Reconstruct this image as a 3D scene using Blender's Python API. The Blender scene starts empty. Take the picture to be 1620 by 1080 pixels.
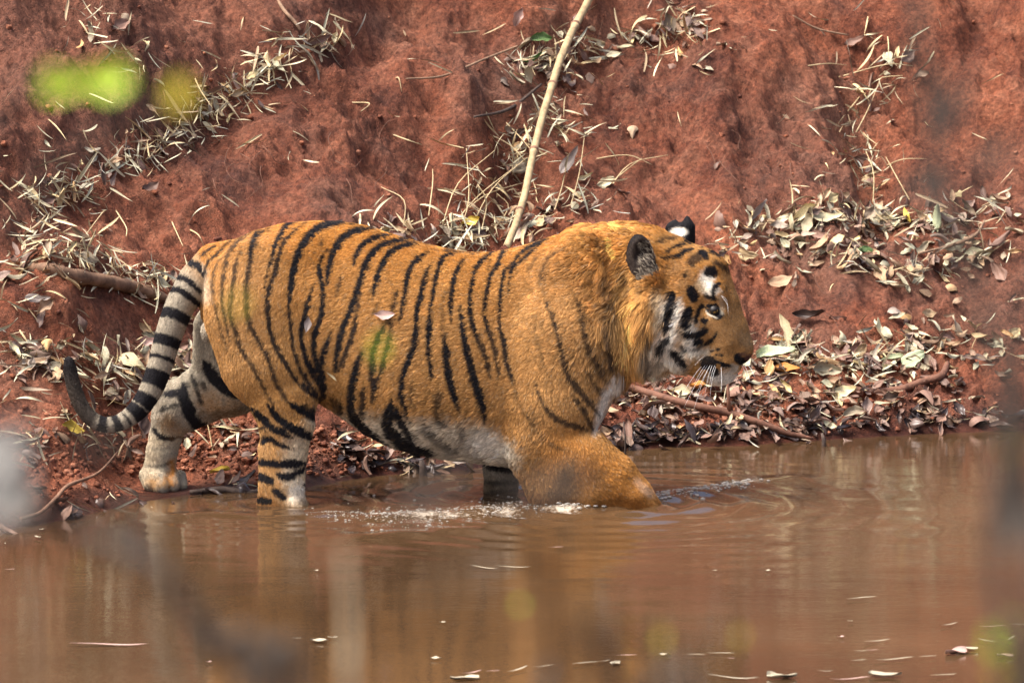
import bpy, bmesh, math, random
import numpy as np
from mathutils import Vector, Matrix
import openvdb

random.seed(7)
RNG = np.random.default_rng(11)
S = bpy.context.scene
COL = S.collection

# ------------------------------------------------------------------ camera
PITCH = math.radians(7.0)
DIST = 20.0
ZC = 0.55
KPX = 3.564 / 1620 / DIST            # tangent per photo pixel
PXM = 3.564 / 1620                   # metres per photo pixel at the tiger
cp, sp = math.cos(PITCH), math.sin(PITCH)
cam_d = bpy.data.cameras.new("camera")
cam = bpy.data.objects.new("camera", cam_d)
COL.objects.link(cam)
cam.location = (0, -DIST * cp, ZC + DIST * sp)
cam.rotation_euler = (math.pi / 2 - PITCH, 0, 0)
cam_d.sensor_width = 36
cam_d.lens = 36 * DIST / 3.564
cam_d.clip_start = 0.1
cam_d.clip_end = 500
cam_d.dof.use_dof = True
cam_d.dof.focus_distance = DIST + 0.6
cam_d.dof.aperture_fstop = 8.4
S.camera = cam

# ------------------------------------------------------------------ sky and sun (bright overcast)
SUN_EL, SUN_AZ = math.radians(60), math.radians(248)
w = bpy.data.worlds.new("World")
S.world = w
w.use_nodes = True
nt = w.node_tree
bg = nt.nodes["Background"]
sky = nt.nodes.new("ShaderNodeTexSky")
sky.sky_type = 'NISHITA'
sky.sun_disc = False
sky.sun_elevation = SUN_EL
sky.sun_rotation = SUN_AZ
sky.air_density = 0.7
sky.dust_density = 7.0
sky.ozone_density = 0.2
nt.links.new(sky.outputs[0], bg.inputs[0])
bg.inputs[1].default_value = 0.135
sun_d = bpy.data.lights.new("sun", 'SUN')
sun_d.energy = 2.3
sun_d.angle = math.radians(32)
sun_d.color = (1.0, 0.965, 0.92)
sun = bpy.data.objects.new("sun", sun_d)
COL.objects.link(sun)
# sun_rotation: azimuth measured clockwise from +Y
sdir = Vector((math.sin(SUN_AZ) * math.cos(SUN_EL), math.cos(SUN_AZ) * math.cos(SUN_EL), math.sin(SUN_EL)))
sun.rotation_euler = sdir.to_track_quat('Z', 'Y').to_euler()
S.view_settings.view_transform = 'Standard'
S.view_settings.look = 'None'
S.view_settings.exposure = 1.3
S.view_settings.gamma = 1
S.cycles.use_denoising = True
S.cycles.max_bounces = 6
S.cycles.diffuse_bounces = 3
S.cycles.glossy_bounces = 3
S.cycles.transmission_bounces = 4
S.cycles.sample_clamp_indirect = 4
S.cycles_curves.shape = 'RIBBONS' if hasattr(S, 'cycles_curves') else 'RIBBONS'


# ------------------------------------------------------------------ helpers
def P(px, py, Y):
    """the point of depth Y seen at pixel (px, py) of the photograph"""
    a = (px - 810) * KPX
    b = -(py - 540) * KPX
    dy = cp + b * sp
    dz = -sp + b * cp
    t = (Y + DIST * cp) / dy
    return (a * t, Y, ZC + DIST * sp + dz * t)


def pix(X, Y, Z):
    f = DIST + Y * cp - (Z - ZC) * sp
    up = Y * sp + (Z - ZC) * cp
    return 810 + X / f / KPX, 540 - up / f / KPX


def link(name, data, parent=None):
    o = bpy.data.objects.new(name, data)
    COL.objects.link(o)
    if parent is not None:
        o.parent = parent
    return o


def tag(o, label=None, cat=None, group=None, kind=None):
    if label: o["label"] = label
    if cat: o["category"] = cat
    if group: o["group"] = group
    if kind: o["kind"] = kind
    return o


def mesh_np(name, V, F, mat=None, smooth=True):
    """V (n,3), F (m,3|4) -> mesh"""
    V = np.asarray(V, np.float32); F = np.asarray(F, np.int32)
    me = bpy.data.meshes.new(name)
    n = F.shape[1]
    me.vertices.add(len(V)); me.vertices.foreach_set("co", V.ravel())
    me.loops.add(F.size); me.loops.foreach_set("vertex_index", F.ravel())
    me.polygons.add(len(F))
    me.polygons.foreach_set("loop_start", np.arange(0, F.size, n, dtype=np.int32))
    me.polygons.foreach_set("loop_total", np.full(len(F), n, np.int32))
    me.update(calc_edges=True)
    if smooth: me.polygons.foreach_set("use_smooth", np.ones(len(F), bool))
    if mat: me.materials.append(mat)
    return me


def material(name, rough=0.7, spec=0.3):
    m = bpy.data.materials.new(name)
    m.use_nodes = True
    b = m.node_tree.nodes["Principled BSDF"]
    b.inputs["Roughness"].default_value = rough
    b.inputs["Specular IOR Level"].default_value = spec
    return m, m.node_tree, b


_perm = np.random.default_rng(5).permutation(256)
_perm = np.concatenate([_perm, _perm, _perm])
_grad = np.random.default_rng(6).normal(size=(256, 3)); _grad /= np.linalg.norm(_grad, axis=1)[:, None]


def noise3(x, y, z):
    """numpy gradient noise, about -0.6..0.6"""
    x, y, z = np.broadcast_arrays(np.asarray(x, float), y, z)
    xi, yi, zi = np.floor(x).astype(int), np.floor(y).astype(int), np.floor(z).astype(int)
    fx, fy, fz = x - xi, y - yi, z - zi
    u, v, w_ = [f * f * f * (f * (f * 6 - 15) + 10) for f in (fx, fy, fz)]
    out = 0
    for i in (0, 1):
        for j in (0, 1):
            for k in (0, 1):
                h = _perm[_perm[_perm[(xi + i) & 255] + ((yi + j) & 255)] + ((zi + k) & 255)]
                g = _grad[h]
                d = g[..., 0] * (fx - i) + g[..., 1] * (fy - j) + g[..., 2] * (fz - k)
                out = out + d * (u if i else 1 - u) * (v if j else 1 - v) * (w_ if k else 1 - w_)
    return out


def fbm(x, y, z, octs=4, gain=0.5, lac=2.03):
    a, o = 1.0, 0
    for _ in range(octs):
        o = o + a * noise3(x, y, z)
        x, y, z, a = x * lac + 3.1, y * lac + 1.7, z * lac + 7.3, a * gain
    return o


def smooth01(a, b, x):
    t = np.clip((x - a) / (b - a), 0, 1)
    return t * t * (3 - 2 * t)


def tube(pts, rads, seg=8, cap=True):
    """vertices and quads of a tube along pts"""
    pts = [Vector(p) for p in pts]
    V, F = [], []
    ref = Vector((0.31, 0.2, 0.93))
    for i, p in enumerate(pts):
        t = (pts[min(i + 1, len(pts) - 1)] - pts[max(i - 1, 0)]).normalized()
        a = t.cross(ref)
        if a.length < 1e-3: a = t.cross(Vector((1, 0, 0)))
        a.normalize(); b = t.cross(a)
        for k in range(seg):
            an = 2 * math.pi * k / seg
            V.append(p + (a * math.cos(an) + b * math.sin(an)) * rads[i])
    for i in range(len(pts) - 1):
        for k in range(seg):
            k2 = (k + 1) % seg
            F.append((i * seg + k, i * seg + k2, (i + 1) * seg + k2, (i + 1) * seg + k))
    if cap:
        n = len(V)
        V.append(pts[0]); V.append(pts[-1])
        for k in range(seg):
            k2 = (k + 1) % seg
            F.append((n, k2, k, k))
            e = (len(pts) - 1) * seg
            F.append((n + 1, e + k, e + k2, e + k2))
    return [tuple(v) for v in V], F


def build(name, V, F, mat, parent=None, smooth=True):
    me = bpy.data.meshes.new(name)
    me.from_pydata([tuple(v) for v in V], [], [tuple(dict.fromkeys(f)) for f in F])
    if smooth: me.polygons.foreach_set("use_smooth", [True] * len(me.polygons))
    me.materials.append(mat)
    me.update()
    return link(name, me, parent)


def spline(pts, n):
    """Catmull-Rom through pts (m,k) -> (n,k)"""
    p = np.asarray(pts, float)
    if len(p) < 3:
        t = np.linspace(0, 1, n)[:, None]
        return p[0] * (1 - t) + p[-1] * t
    q = np.vstack([2 * p[0] - p[1], p, 2 * p[-1] - p[-2]])
    t = np.linspace(0, len(p) - 1 - 1e-6, n)
    i = t.astype(int); f = (t - i)[:, None]
    a, b, c, d = q[i], q[i + 1], q[i + 2], q[i + 3]
    return 0.5 * (2 * b + (c - a) * f + (2 * a - 5 * b + 4 * c - d) * f ** 2 + (3 * b - a - 3 * c + d) * f ** 3)

# ------------------------------------------------------------------ the bank: one sheet of ground from pond bed to horizon
def yk(py):
    """depth at which the sight line of row py meets the water"""
    b = -(py - 540) * KPX
    t = (ZC + DIST * sp) / (sp - b * cp)
    return t * (cp + b * sp) - DIST * cp


_sh = np.array([(-900, 860), (-300, 850), (0, 838), (60, 830), (110, 820), (165, 806), (215, 795), (300, 780), (400, 777), (470, 772), (560, 757), (640, 748), (720, 745),
                (800, 735), (940, 716), (1060, 706), (1180, 703), (1290, 696), (1400, 688), (1620, 682), (2000, 676), (2600, 668)], float)
SHX = [P(a, b, yk(b))[0] for a, b in _sh]
SHY = [yk(b) for a, b in _sh]


def shore(x):
    return np.interp(x, SHX, SHY) + .05 * noise3(x * 3.1, 0.5, 0.2) + .025 * noise3(x * 11, 3.5, 0.2)


# profile of the bank above the water: distance from the shore -> height (left end, right end)
PD = [-30, -14, -12.5, -3, -.6, -.12, 0, .10, .35, .8, 1.15, 1.5, 2.1, 3.0, 4.2, 6, 9, 14, 60]
PL = [1.4, 1.1, -.9, -.75, -.26, -.035, .004, .045, .13, .34, .56, .72, 1.05, 1.65, 2.5, 3.4, 4.0, 4.3, 4.6]
PR = [1.4, 1.1, -.9, -.75, -.26, -.035, .004, .055, .12, .27, .52, .60, .97, 1.60, 2.5, 3.4, 4.0, 4.3, 4.6]


def bank0(x, y):
    d = y - shore(np.clip(x, -4, 5))
    k = smooth01(-.8, 1.3, x)
    h = np.interp(d, PD, PL) * (1 - k) + np.interp(d, PD, PR) * k
    up = smooth01(.25, 1.3, d) * smooth01(9, 4, d)
    h = h + up * (.22 * noise3(x * .9 + 2.2, y * .8, .3) + .24 * noise3(x * 1.9, y * 1.4 + 4, 1.1) + .15 * noise3(x * 4.0, y * 2.8, 2.7) + .10 * (.5 - np.abs(noise3(x * 2.6 + .5 * y, y * 2.0, 6.1)) * 2.2))
    q_ = h * 2.6 + .8 * noise3(x * 1.3, y * .9, 4.4)
    h = h + up * .10 * (smooth01(.2, .8, q_ - np.floor(q_)) - (q_ - np.floor(q_))) * smooth01(-.2, .3, noise3(x * 1.1, y * 1.1, 9.9))
    foot = np.exp(-(((x + 1.21) / .26) ** 4 + ((y - .10) / .27) ** 4))
    h = h * (1 - foot) + np.minimum(h, .004) * foot
    return h, d


def hit(px, py, H):
    """where the sight line through (px, py) meets the bank"""
    a, b = (px - 810) * KPX, -(py - 540) * KPX
    d = np.array((a, cp + b * sp, -sp + b * cp)); o = np.array((0, -DIST * cp, ZC + DIST * sp))
    lo, hi_, step = 17.0, 29.0, .1
    for stage in (0, 1, 2):
        t = np.arange(lo, hi_, step)
        p = o + t[:, None] * d
        g = H(p[:, 0], p[:, 1]) - p[:, 2]
        i = max(int(np.argmax(g > 0)) if (g > 0).any() else len(t) - 1, 1)
        if stage < 2: lo, hi_, step = t[i - 1] - step * .6, t[i] + step * .6, step / 6
    f = g[i - 1] / (g[i - 1] - g[i] + 1e-12)
    return o + (t[i - 1] + f * step) * d


GUL = [  # runnels in the bank that have filled with litter, traced in the photograph: points, width, depth
    ([(30, 345), (110, 300), (200, 250), (265, 215), (330, 165), (400, 130), (470, 85), (540, 50), (640, -10)], .14, .15),
    ([(660, 380), (740, 310), (800, 255), (840, 180), (880, 110), (960, 60), (1080, 20), (1130, -30)], .13, .13),
    ([(1370, 330), (1375, 270), (1350, 210), (1380, 150), (1480, 110)], .12, .14),
    ([(1560, 330), (1590, 240), (1530, 170)], .12, .07),
    ([(640, 300), (700, 230), (690, 150), (740, 60)], .10, .05),
]
_H0 = lambda x, y: bank0(x, y)[0]
GULW = []
for pts, w_, dp in GUL:
    q = spline([hit(a, b, _H0)[:2] for a, b in pts], 40)
    GULW.append((q, w_, dp))


def bank(x, y, fine=True):
    x, y = np.broadcast_arrays(np.asarray(x, float), np.asarray(y, float))
    h, d = bank0(x, y)
    vis = (np.abs(x) < 2.9) & (y > -1.5) & (y < 6.5)
    if vis.any():
        xs, ys = x[vis], y[vis]
        cut = np.zeros(len(xs))
        wx, wy = xs + .05 * noise3(xs * 7, ys * 7, .2), ys + .05 * noise3(xs * 7, ys * 7, 5.2)
        for q, w_, dp in GULW:
            near_ = np.where((xs > q[:, 0].min() - .5) & (xs < q[:, 0].max() + .5) & (ys > q[:, 1].min() - .5) & (ys < q[:, 1].max() + .5))[0]
            if not len(near_): continue
            dd = np.full(len(near_), 9.)
            for a in q: dd = np.minimum(dd, np.hypot(wx[near_] - a[0], wy[near_] - a[1]))
            cut[near_] = np.maximum(cut[near_], dp * np.exp(-(dd / w_) ** 2))
        h = h.copy(); h[vis] -= cut
        if fine:
            dv = d[vis]
            rough = smooth01(-.02, .2, dv)
            rough = rough * (1 - .9 * np.exp(-(((xs + 1.21) / .24) ** 2 + ((ys - .08) / .24) ** 2)))
            zs = h[vis] * 1.0
            crumb = rough * (.75 + .9 * smooth01(-.1, .35, noise3(xs * 2.3, ys * 2.3, 8.8)))
            r = 1 - 2 * np.abs(noise3(xs * 7, ys * 6, zs * 6 + .7))
            lump = .5 - np.abs(noise3(xs * 3.6, ys * 3.2, zs * 3.2 + 3.3)) * 2
            h[vis] += rough * (.055 * lump * smooth01(-.25, .25, noise3(xs * 1.3, ys * 1.3, 2.2)) + .03 * np.maximum(0, noise3(xs * 9, ys * 8.5, zs * 8.5 + 6.3)))
            h[vis] += rough * .05 * (r - .4) + crumb * (.046 * noise3(xs * 13, ys * 12, zs * 12 + 1.3) + .026 * noise3(xs * 31, ys * 29, zs * 29 + 2.9) + .019 * noise3(xs * 70, ys * 66, zs * 66 + 4.1) + .010 * noise3(xs * 135, ys * 125, zs * 125 + 6.1))
            lumps = np.maximum(0, noise3(xs * 40, ys * 37, zs * 37 + 9.3) - .16) * .085
            low = smooth01(.75, .1, dv) * rough
            h[vis] += lumps * (low + .25 * crumb)
    return h


BH = lambda x, y: bank(x, y)


def ground_z(x, y): return float(bank(np.array([x]), np.array([y]))[0])


gx = np.concatenate([-np.geomspace(70, 2.35, 40)[:-1], np.arange(-2.35, 2.35, .0085), np.geomspace(2.35, 70, 40)])
gy = np.concatenate([np.linspace(-60, -21, 8), np.linspace(-20, -1.3, 60), np.arange(-1.25, 4.6, .0085), np.geomspace(4.62, 90, 40)])
XX, YY = np.meshgrid(gx, gy, indexing='ij')
HH = bank(XX.ravel(), YY.ravel())
nx, ny = len(gx), len(gy)
ii = (np.arange(nx - 1)[:, None] * ny + np.arange(ny - 1)[None]).ravel()
GQ = np.stack([ii, ii + ny, ii + ny + 1, ii + 1], 1)
mat_soil, t, b = material("red_soil", .9, .2)
N_ = t.nodes.new; LK = t.links.new
geo = N_("ShaderNodeNewGeometry"); tc_ = N_("ShaderNodeTexCoord")


def tex(scale, detail=5, rough=.6, vec=None, dist=0.0):
    n = N_("ShaderNodeTexNoise"); n.inputs["Scale"].default_value = scale; n.inputs["Detail"].default_value = detail
    n.inputs["Roughness"].default_value = rough; n.inputs["Distortion"].default_value = dist
    LK(vec or tc_.outputs["Object"], n.inputs["Vector"])
    return n.outputs["Fac"]


def ramp(fac, stops):
    r = N_("ShaderNodeValToRGB"); LK(fac, r.inputs[0])
    el = r.color_ramp.elements
    while len(el) < len(stops): el.new(.5)
    for e, (p, c) in zip(el, stops): e.position = p; e.color = tuple(c) + (1,)
    return r.outputs[0]


def mix(fac, a, b_, mode='MIX'):
    m = N_("ShaderNodeMix"); m.data_type = 'RGBA'; m.blend_type = mode
    for sock, v in ((m.inputs[0], fac), (m.inputs[6], a), (m.inputs[7], b_)):
        if isinstance(v, (tuple, float, int)): sock.default_value = v if not isinstance(v, tuple) else v + (1,)
        else: LK(v, sock)
    return m.outputs[2]


big = ramp(tex(1.6, 6, .62, dist=.5), [(.30, (.062, .029, .025)), (.48, (.22, .070, .037)), (.66, (.46, .160, .080))])
mid = ramp(tex(6.5, 6, .62, dist=.6), [(.30, (.045, .020, .016)), (.48, (.195, .064, .036)), (.74, (.42, .195, .120))])
col = mix(.5, big, mid)
dusty = N_("ShaderNodeMapRange"); dusty.inputs["From Min"].default_value = .50; dusty.inputs["From Max"].default_value = .72
LK(tex(1.1, 6, .62), dusty.inputs[0])
dm = N_("ShaderNodeMath"); dm.operation = 'MULTIPLY'; dm.inputs[1].default_value = .8; LK(dusty.outputs[0], dm.inputs[0])
col = mix(dm.outputs[0], col, (.190, .112, .084))
sx = N_("ShaderNodeSeparateXYZ"); LK(tc_.outputs["Object"], sx.inputs[0])
wst = N_("ShaderNodeMapRange"); wst.interpolation_type = 'SMOOTHSTEP'
wst.inputs["From Min"].default_value = .3; wst.inputs["From Max"].default_value = -1.9; wst.inputs["To Max"].default_value = .62
LK(sx.outputs[0], wst.inputs[0])
hgt = N_("ShaderNodeMapRange"); hgt.interpolation_type = 'SMOOTHSTEP'; hgt.inputs["From Min"].default_value = .55; hgt.inputs["From Max"].default_value = 1.5
LK(sx.outputs[2], hgt.inputs[0])
wh_ = N_("ShaderNodeMath"); wh_.operation = 'MULTIPLY'; LK(wst.outputs[0], wh_.inputs[0]); LK(hgt.outputs[0], wh_.inputs[1])
col = mix(wh_.outputs[0], col, mix(tex(3.2, 5, .6), (.085, .045, .036), (.215, .105, .075)))
fine = ramp(tex(55, 5, .7), [(.3, (.38, .38, .38)), (.5, (.95, .95, .95)), (.70, (1.6, 1.52, 1.45))])
col = mix(1.0, col, fine, 'MULTIPLY')
grit = N_("ShaderNodeTexVoronoi"); grit.inputs["Scale"].default_value = 120; LK(tc_.outputs["Object"], grit.inputs["Vector"])
gr = ramp(grit.outputs["Distance"], [(.0, (1.5, 1.4, 1.3)), (.10, (1.15, 1.1, 1.1)), (.22, (1, 1, 1)), (1, (.85, .85, .85))])
gm = N_("ShaderNodeMapRange"); gm.inputs["From Min"].default_value = .5; gm.inputs["From Max"].default_value = .65; LK(tex(20, 3), gm.inputs[0])
col = mix(gm.outputs[0], col, mix(1.0, col, gr, 'MULTIPLY'))
# the strip at the water's edge is soaked: a darker, glossier mud
at = N_("ShaderNodeAttribute"); at.attribute_name = "wet"
col = mix(at.outputs["Fac"], col, mix(1.0, col, (.36, .36, .42), 'MULTIPLY'))
LK(col, b.inputs["Base Color"])
rr = N_("ShaderNodeMapRange"); rr.inputs["To Min"].default_value = .92; rr.inputs["To Max"].default_value = .35
LK(at.outputs["Fac"], rr.inputs[0]); LK(rr.outputs[0], b.inputs["Roughness"])
bp = N_("ShaderNodeBump"); bp.inputs["Strength"].default_value = 1.0; bp.inputs["Distance"].default_value = .02
hs = N_("ShaderNodeMath"); hs.operation = 'ADD'
LK(tex(60, 8, .72), hs.inputs[0]); LK(tex(190, 3, .6), hs.inputs[1])
LK(hs.outputs[0], bp.inputs["Height"]); LK(bp.outputs[0], b.inputs["Normal"])
GV = np.stack([XX.ravel(), YY.ravel(), HH], 1)
me = mesh_np("ground", GV, GQ, mat_soil)
from mathutils.bvhtree import BVHTree
_in = (np.abs(GV[GQ[:, 0], 0]) < 3.2) & (GV[GQ[:, 0], 1] > -1.4) & (GV[GQ[:, 0], 1] < 8)
GBVH = BVHTree.FromPolygons(GV.tolist(), GQ[_in].tolist())
_nx, _ny = np.arange(-3.3, 3.3, .03), np.arange(-1.6, 8, .03)
_hs = bank(*np.meshgrid(_nx, _ny, indexing='ij'), False)
_gx, _gy = np.gradient(_hs, .03)


def hit(px, py, H=None):
    a, b = (px - 810) * KPX, -(py - 540) * KPX
    h_ = GBVH.ray_cast(cam.location, Vector((a, cp + b * sp, -sp + b * cp)).normalized())
    if h_[0] is None: return np.array(P(px, py, 2.0))
    return np.array(h_[0])


def ground_n(x, y, e=.02):
    i, j = int(np.clip((x + 3.3) / .03, 0, len(_nx) - 1)), int(np.clip((y + 1.6) / .03, 0, len(_ny) - 1))
    return Vector((-_gx[i, j], -_gy[i, j], 1)).normalized()


dsh = YY.ravel() - shore(np.clip(XX.ravel(), -4, 5))
wetv = smooth01(.17, .02, dsh + .16 * fbm(XX.ravel() * 5, YY.ravel() * 5, 3.3, 3)) * smooth01(.10, .015, HH - .02)
wetv = np.where(HH < 0.01, 1, wetv)
a_ = me.attributes.new("wet", 'FLOAT', 'POINT'); a_.data.foreach_set("value", wetv.astype(np.float32))
tag(link("ground", me), kind="structure")

# ------------------------------------------------------------------ the pond
wx_ = np.concatenate([-np.geomspace(40, 2.5, 14)[:-1], np.arange(-2.5, 2.5, .022), np.geomspace(2.5, 40, 14)])
wy_ = np.concatenate([np.linspace(-14.5, -6.2, 30), np.arange(-6.1, 2.6, .022), np.linspace(2.7, 4.5, 5)])
WX, WY = np.meshgrid(wx_, wy_, indexing='ij')
wx, wy = WX.ravel(), WY.ravel()
wz = np.zeros(len(wx))
LEGS = [(P(925, 800, -.19)[0], -.20, .0075, 1.0), (P(1010, 790, -.19)[0], -.20, .0065, 1.0), (P(449, 800, -.15)[0], -.15, .0055, .7), (P(792, 785, .14)[0], .14, .006, .7)]
for a, b_, amp, reach in LEGS:
    r = np.hypot((wx - a) * .9, wy - b_) + .03 * noise3(wx * 3, wy * 3, a)
    wz += amp * np.cos(r * 2 * math.pi / .145 + a * 9) * np.exp(-(r - .12) / (.33 * reach)) * smooth01(.05, .16, r)
# bow wave pushed ahead of and beside the near fore leg
CR1 = np.array([P(a, b_, yk(b_))[:2] for a, b_ in ((880, 806), (930, 800), (980, 795), (1030, 788), (1080, 782), (1130, 775), (1190, 766), (1250, 757))])
CR2 = np.array([P(a, b_, yk(b_))[:2] for a, b_ in ((300, 816), (380, 815), (460, 813), (530, 816), (600, 819), (680, 815), (760, 808), (830, 802), (880, 797))])
CR3 = np.array([P(a, b_, yk(b_))[:2] for a, b_ in ((560, 850), (700, 842), (860, 826), (1000, 814), (1110, 806), (1200, 800))])


def dist_line(x, y, q):
    best = np.full(len(x), 9.)
    for p0, p1 in zip(q[:-1], q[1:]):
        dx, dy = p1 - p0
        t = np.clip(((x - p0[0]) * dx + (y - p0[1]) * dy) / (dx * dx + dy * dy), 0, 1)
        best = np.minimum(best, np.hypot(x - p0[0] - t * dx, y - p0[1] - t * dy))
    return best


for q, amp, wid in ((CR1, .012, .075), (CR2, .010, .07), (CR3, .008, .09)):
    wz += amp * np.exp(-(dist_line(wx, wy, q) / wid) ** 2) * (1 + .5 * noise3(wx * 6, wy * 6, 2.2))
calm = smooth01(2.6, .4, np.hypot(wx - .2, wy + .2))
wz += calm * (.0032 * noise3(wx * 3, wy * 6.5, .3) + .0016 * noise3(wx * 6, wy * 14, 1.3))
wz += .0016 * noise3(wx * 2.2, wy * 4.5, 7.7)
n1_, n2_ = len(wx_), len(wy_)
ii = (np.arange(n1_ - 1)[:, None] * n2_ + np.arange(n2_ - 1)[None]).ravel()
WQ = np.stack([ii, ii + n2_, ii + n2_ + 1, ii + 1], 1)
mat_water, t, b = material("muddy_water", .015, .5)
N_ = t.nodes.new; LK = t.links.new
tc_ = N_("ShaderNodeTexCoord")
b.inputs["IOR"].default_value = 1.5
silt = ramp(tex(.9, 4, .55), [(.3, (.046, .025, .012)), (.55, (.068, .038, .018)), (.75, (.095, .053, .026))])
fo_ = N_("ShaderNodeAttribute"); fo_.attribute_name = "foam"
fmap = N_("ShaderNodeMapping"); fmap.inputs["Scale"].default_value = (.7, .45, 1); LK(tc_.outputs["Object"], fmap.inputs[0])
fn_ = N_("ShaderNodeMath"); fn_.operation = 'ADD'; LK(tex(70, 5, .75, fmap.outputs[0]), fn_.inputs[0]); LK(fo_.outputs["Fac"], fn_.inputs[1])
fr_ = N_("ShaderNodeMapRange"); fr_.inputs["From Min"].default_value = 1.0; fr_.inputs["From Max"].default_value = 1.28; LK(fn_.outputs[0], fr_.inputs[0])
LK(mix(fr_.outputs[0], silt, (.50, .43, .34)), b.inputs["Base Color"])
rg_ = N_("ShaderNodeMapRange"); rg_.inputs["To Min"].default_value = .015; rg_.inputs["To Max"].default_value = .4; LK(fr_.outputs[0], rg_.inputs[0]); LK(rg_.outputs[0], b.inputs["Roughness"])
mp = N_("ShaderNodeMapping"); mp.inputs["Scale"].default_value = (1.0, 2.6, 1); LK(tc_.outputs["Object"], mp.inputs[0])
b1 = N_("ShaderNodeBump"); b1.inputs["Strength"].default_value = .13; b1.inputs["Distance"].default_value = .004
LK(tex(11, 3, .5, mp.outputs[0]), b1.inputs["Height"])
b2 = N_("ShaderNodeBump"); b2.inputs["Strength"].default_value = .22; b2.inputs["Distance"].default_value = .0016
LK(tex(42, 2, .5, mp.outputs[0]), b2.inputs["Height"]); LK(b1.outputs[0], b2.inputs["Normal"])
LK(b2.outputs[0], b.inputs["Normal"])
me = mesh_np("water", np.stack([wx, wy, wz], 1), WQ, mat_water)
foam = np.zeros(len(wx))
for q, wid, amt in ((CR1[:7], .10, .56), (CR2[3:], .12, .42), (CR2[4:8], .20, .52), (CR2[:4], .06, .28), (CR3[:4], .03, .2)):
    dl = dist_line(wx + .03 * noise3(wx * 9, wy * 5, 3.1), wy + .10 * noise3(wx * 6, wy * 5, 1.1), q)
    foam = np.maximum(foam, amt * np.exp(-(dl / wid) ** 2) * np.clip(1 + 1.1 * noise3(wx * 5, wy * 3, 5.5) + .5 * noise3(wx * 17, wy * 9, 1.5), 0, 1.5))
for a, b_, amp, reach in LEGS[2:]:
    foam = np.maximum(foam, .45 * np.exp(-((np.hypot(wx - a, wy - b_) - .10) / .05) ** 2) * np.clip(.7 + 1.4 * noise3(wx * 12, wy * 8, 2.5), 0, 1.4))
a_ = me.attributes.new("foam", 'FLOAT', 'POINT'); a_.data.foreach_set("value", foam.astype(np.float32))
tag(link("water", me), kind="structure")

# ------------------------------------------------------------------ loose clods of earth
CLODV = []
_b = bmesh.new(); bmesh.ops.create_icosphere(_b, subdivisions=2, radius=1)
_cv = np.array([v.co[:] for v in _b.verts]); _cf = np.array([[v.index for v in f.verts] for f in _b.faces]); _b.free()
rc = np.random.default_rng(3)
for k in range(8):
    CLODV.append(_cv * (1 + .9 * fbm(_cv[:, 0] * 1.7 + k * 5, _cv[:, 1] * 1.7, _cv[:, 2] * 1.7, 3))[:, None] * (1, .85, .7))
cpx = np.concatenate([rc.uniform((0, 0), (1620, 700), (420, 2)), rc.normal((0, 0), (1, 1), (1500, 2)) * (140, 26) + (430, 715), rc.normal((0, 0), (1, 1), (600, 2)) * (300, 20) + (1180, 655),
                      rc.normal((0, 0), (1, 1), (500, 2)) * (110, 40) + (100, 730)])
CV_, CF_, co_ = [], [], 0
for a, b_ in cpx:
    if not (-20 < a < 1640 and -20 < b_ < 800): continue
    p = hit(a, b_, BH)
    if p[2] < .012: continue
    r_ = .0025 + .013 * rc.random() ** 4
    an = rc.uniform(0, 6.28); c_, s_ = math.cos(an), math.sin(an)
    v = CLODV[rc.integers(0, 8)] @ np.array([[c_, s_, 0], [-s_, c_, 0], [0, 0, 1]]) * r_ + p + (0, 0, r_ * .25)
    CV_.append(v); CF_.append(_cf + co_); co_ += len(v)
CLOD, t, b = material("clod_earth", .95, .1)
N_, LK = t.nodes.new, t.links.new
gi_, tc_ = N_("ShaderNodeNewGeometry"), N_("ShaderNodeTexCoord")
c0 = ramp(gi_.outputs["Random Per Island"], [(0, (.11, .045, .032)), (.5, (.22, .08, .045)), (1, (.34, .15, .09))])
LK(mix(1.0, c0, ramp(tex(90, 4, .7, tc_.outputs["Object"]), [(.3, (.5,) * 3), (.7, (1.3,) * 3)]), 'MULTIPLY'), b.inputs["Base Color"])
tag(link("soil_clods", mesh_np("soil_clods", np.vstack(CV_), np.vstack(CF_), CLOD)), "small red clods of earth crumbled over the bank", "earth", kind="stuff")
# ------------------------------------------------------------------ tiger: one continuous body from a blended volume
VOX = 0.006
GX = np.arange(-1.68, 0.98, VOX, dtype=np.float32)
GY = np.arange(-0.46, 0.46, VOX, dtype=np.float32)
GZ = np.arange(-0.36, 1.06, VOX, dtype=np.float32)
FLD = np.full((len(GX), len(GY), len(GZ)), 0.3, np.float32)
REG = np.zeros(FLD.shape, np.int8)
TRUNK, NHIND, FHIND, NFORE, FFORE, HEAD, NEAR_EAR, FAR_EAR, TAIL, SAC = range(10)


def add(fn, bb, k, reg, sub=False):
    m = 0.03 + k
    sl = []
    for g, lo, hi in ((GX, bb[0], bb[1]), (GY, bb[2], bb[3]), (GZ, bb[4], bb[5])):
        sl.append(slice(max(0, int(np.searchsorted(g, lo - m))), int(np.searchsorted(g, hi + m))))
    X = GX[sl[0]][:, None, None]; Y = GY[sl[1]][None, :, None]; Z = GZ[sl[2]][None, None, :]
    d = fn(X, Y, Z).astype(np.float32)
    F = FLD[tuple(sl)]
    if sub:
        h = np.clip(0.5 - 0.5 * (F + d) / k, 0, 1)
        FLD[tuple(sl)] = F * (1 - h) + (-d) * h + k * h * (1 - h)
        return
    R = REG[tuple(sl)]
    R[d < F] = reg
    h = np.clip(0.5 + 0.5 * (d - F) / k, 0, 1)
    FLD[tuple(sl)] = d * (1 - h) + F * h - k * h * (1 - h)


def px_r(pts):
    return [P(a, b, y) + (r * PXM,) for a, b, y, r in pts]


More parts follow.
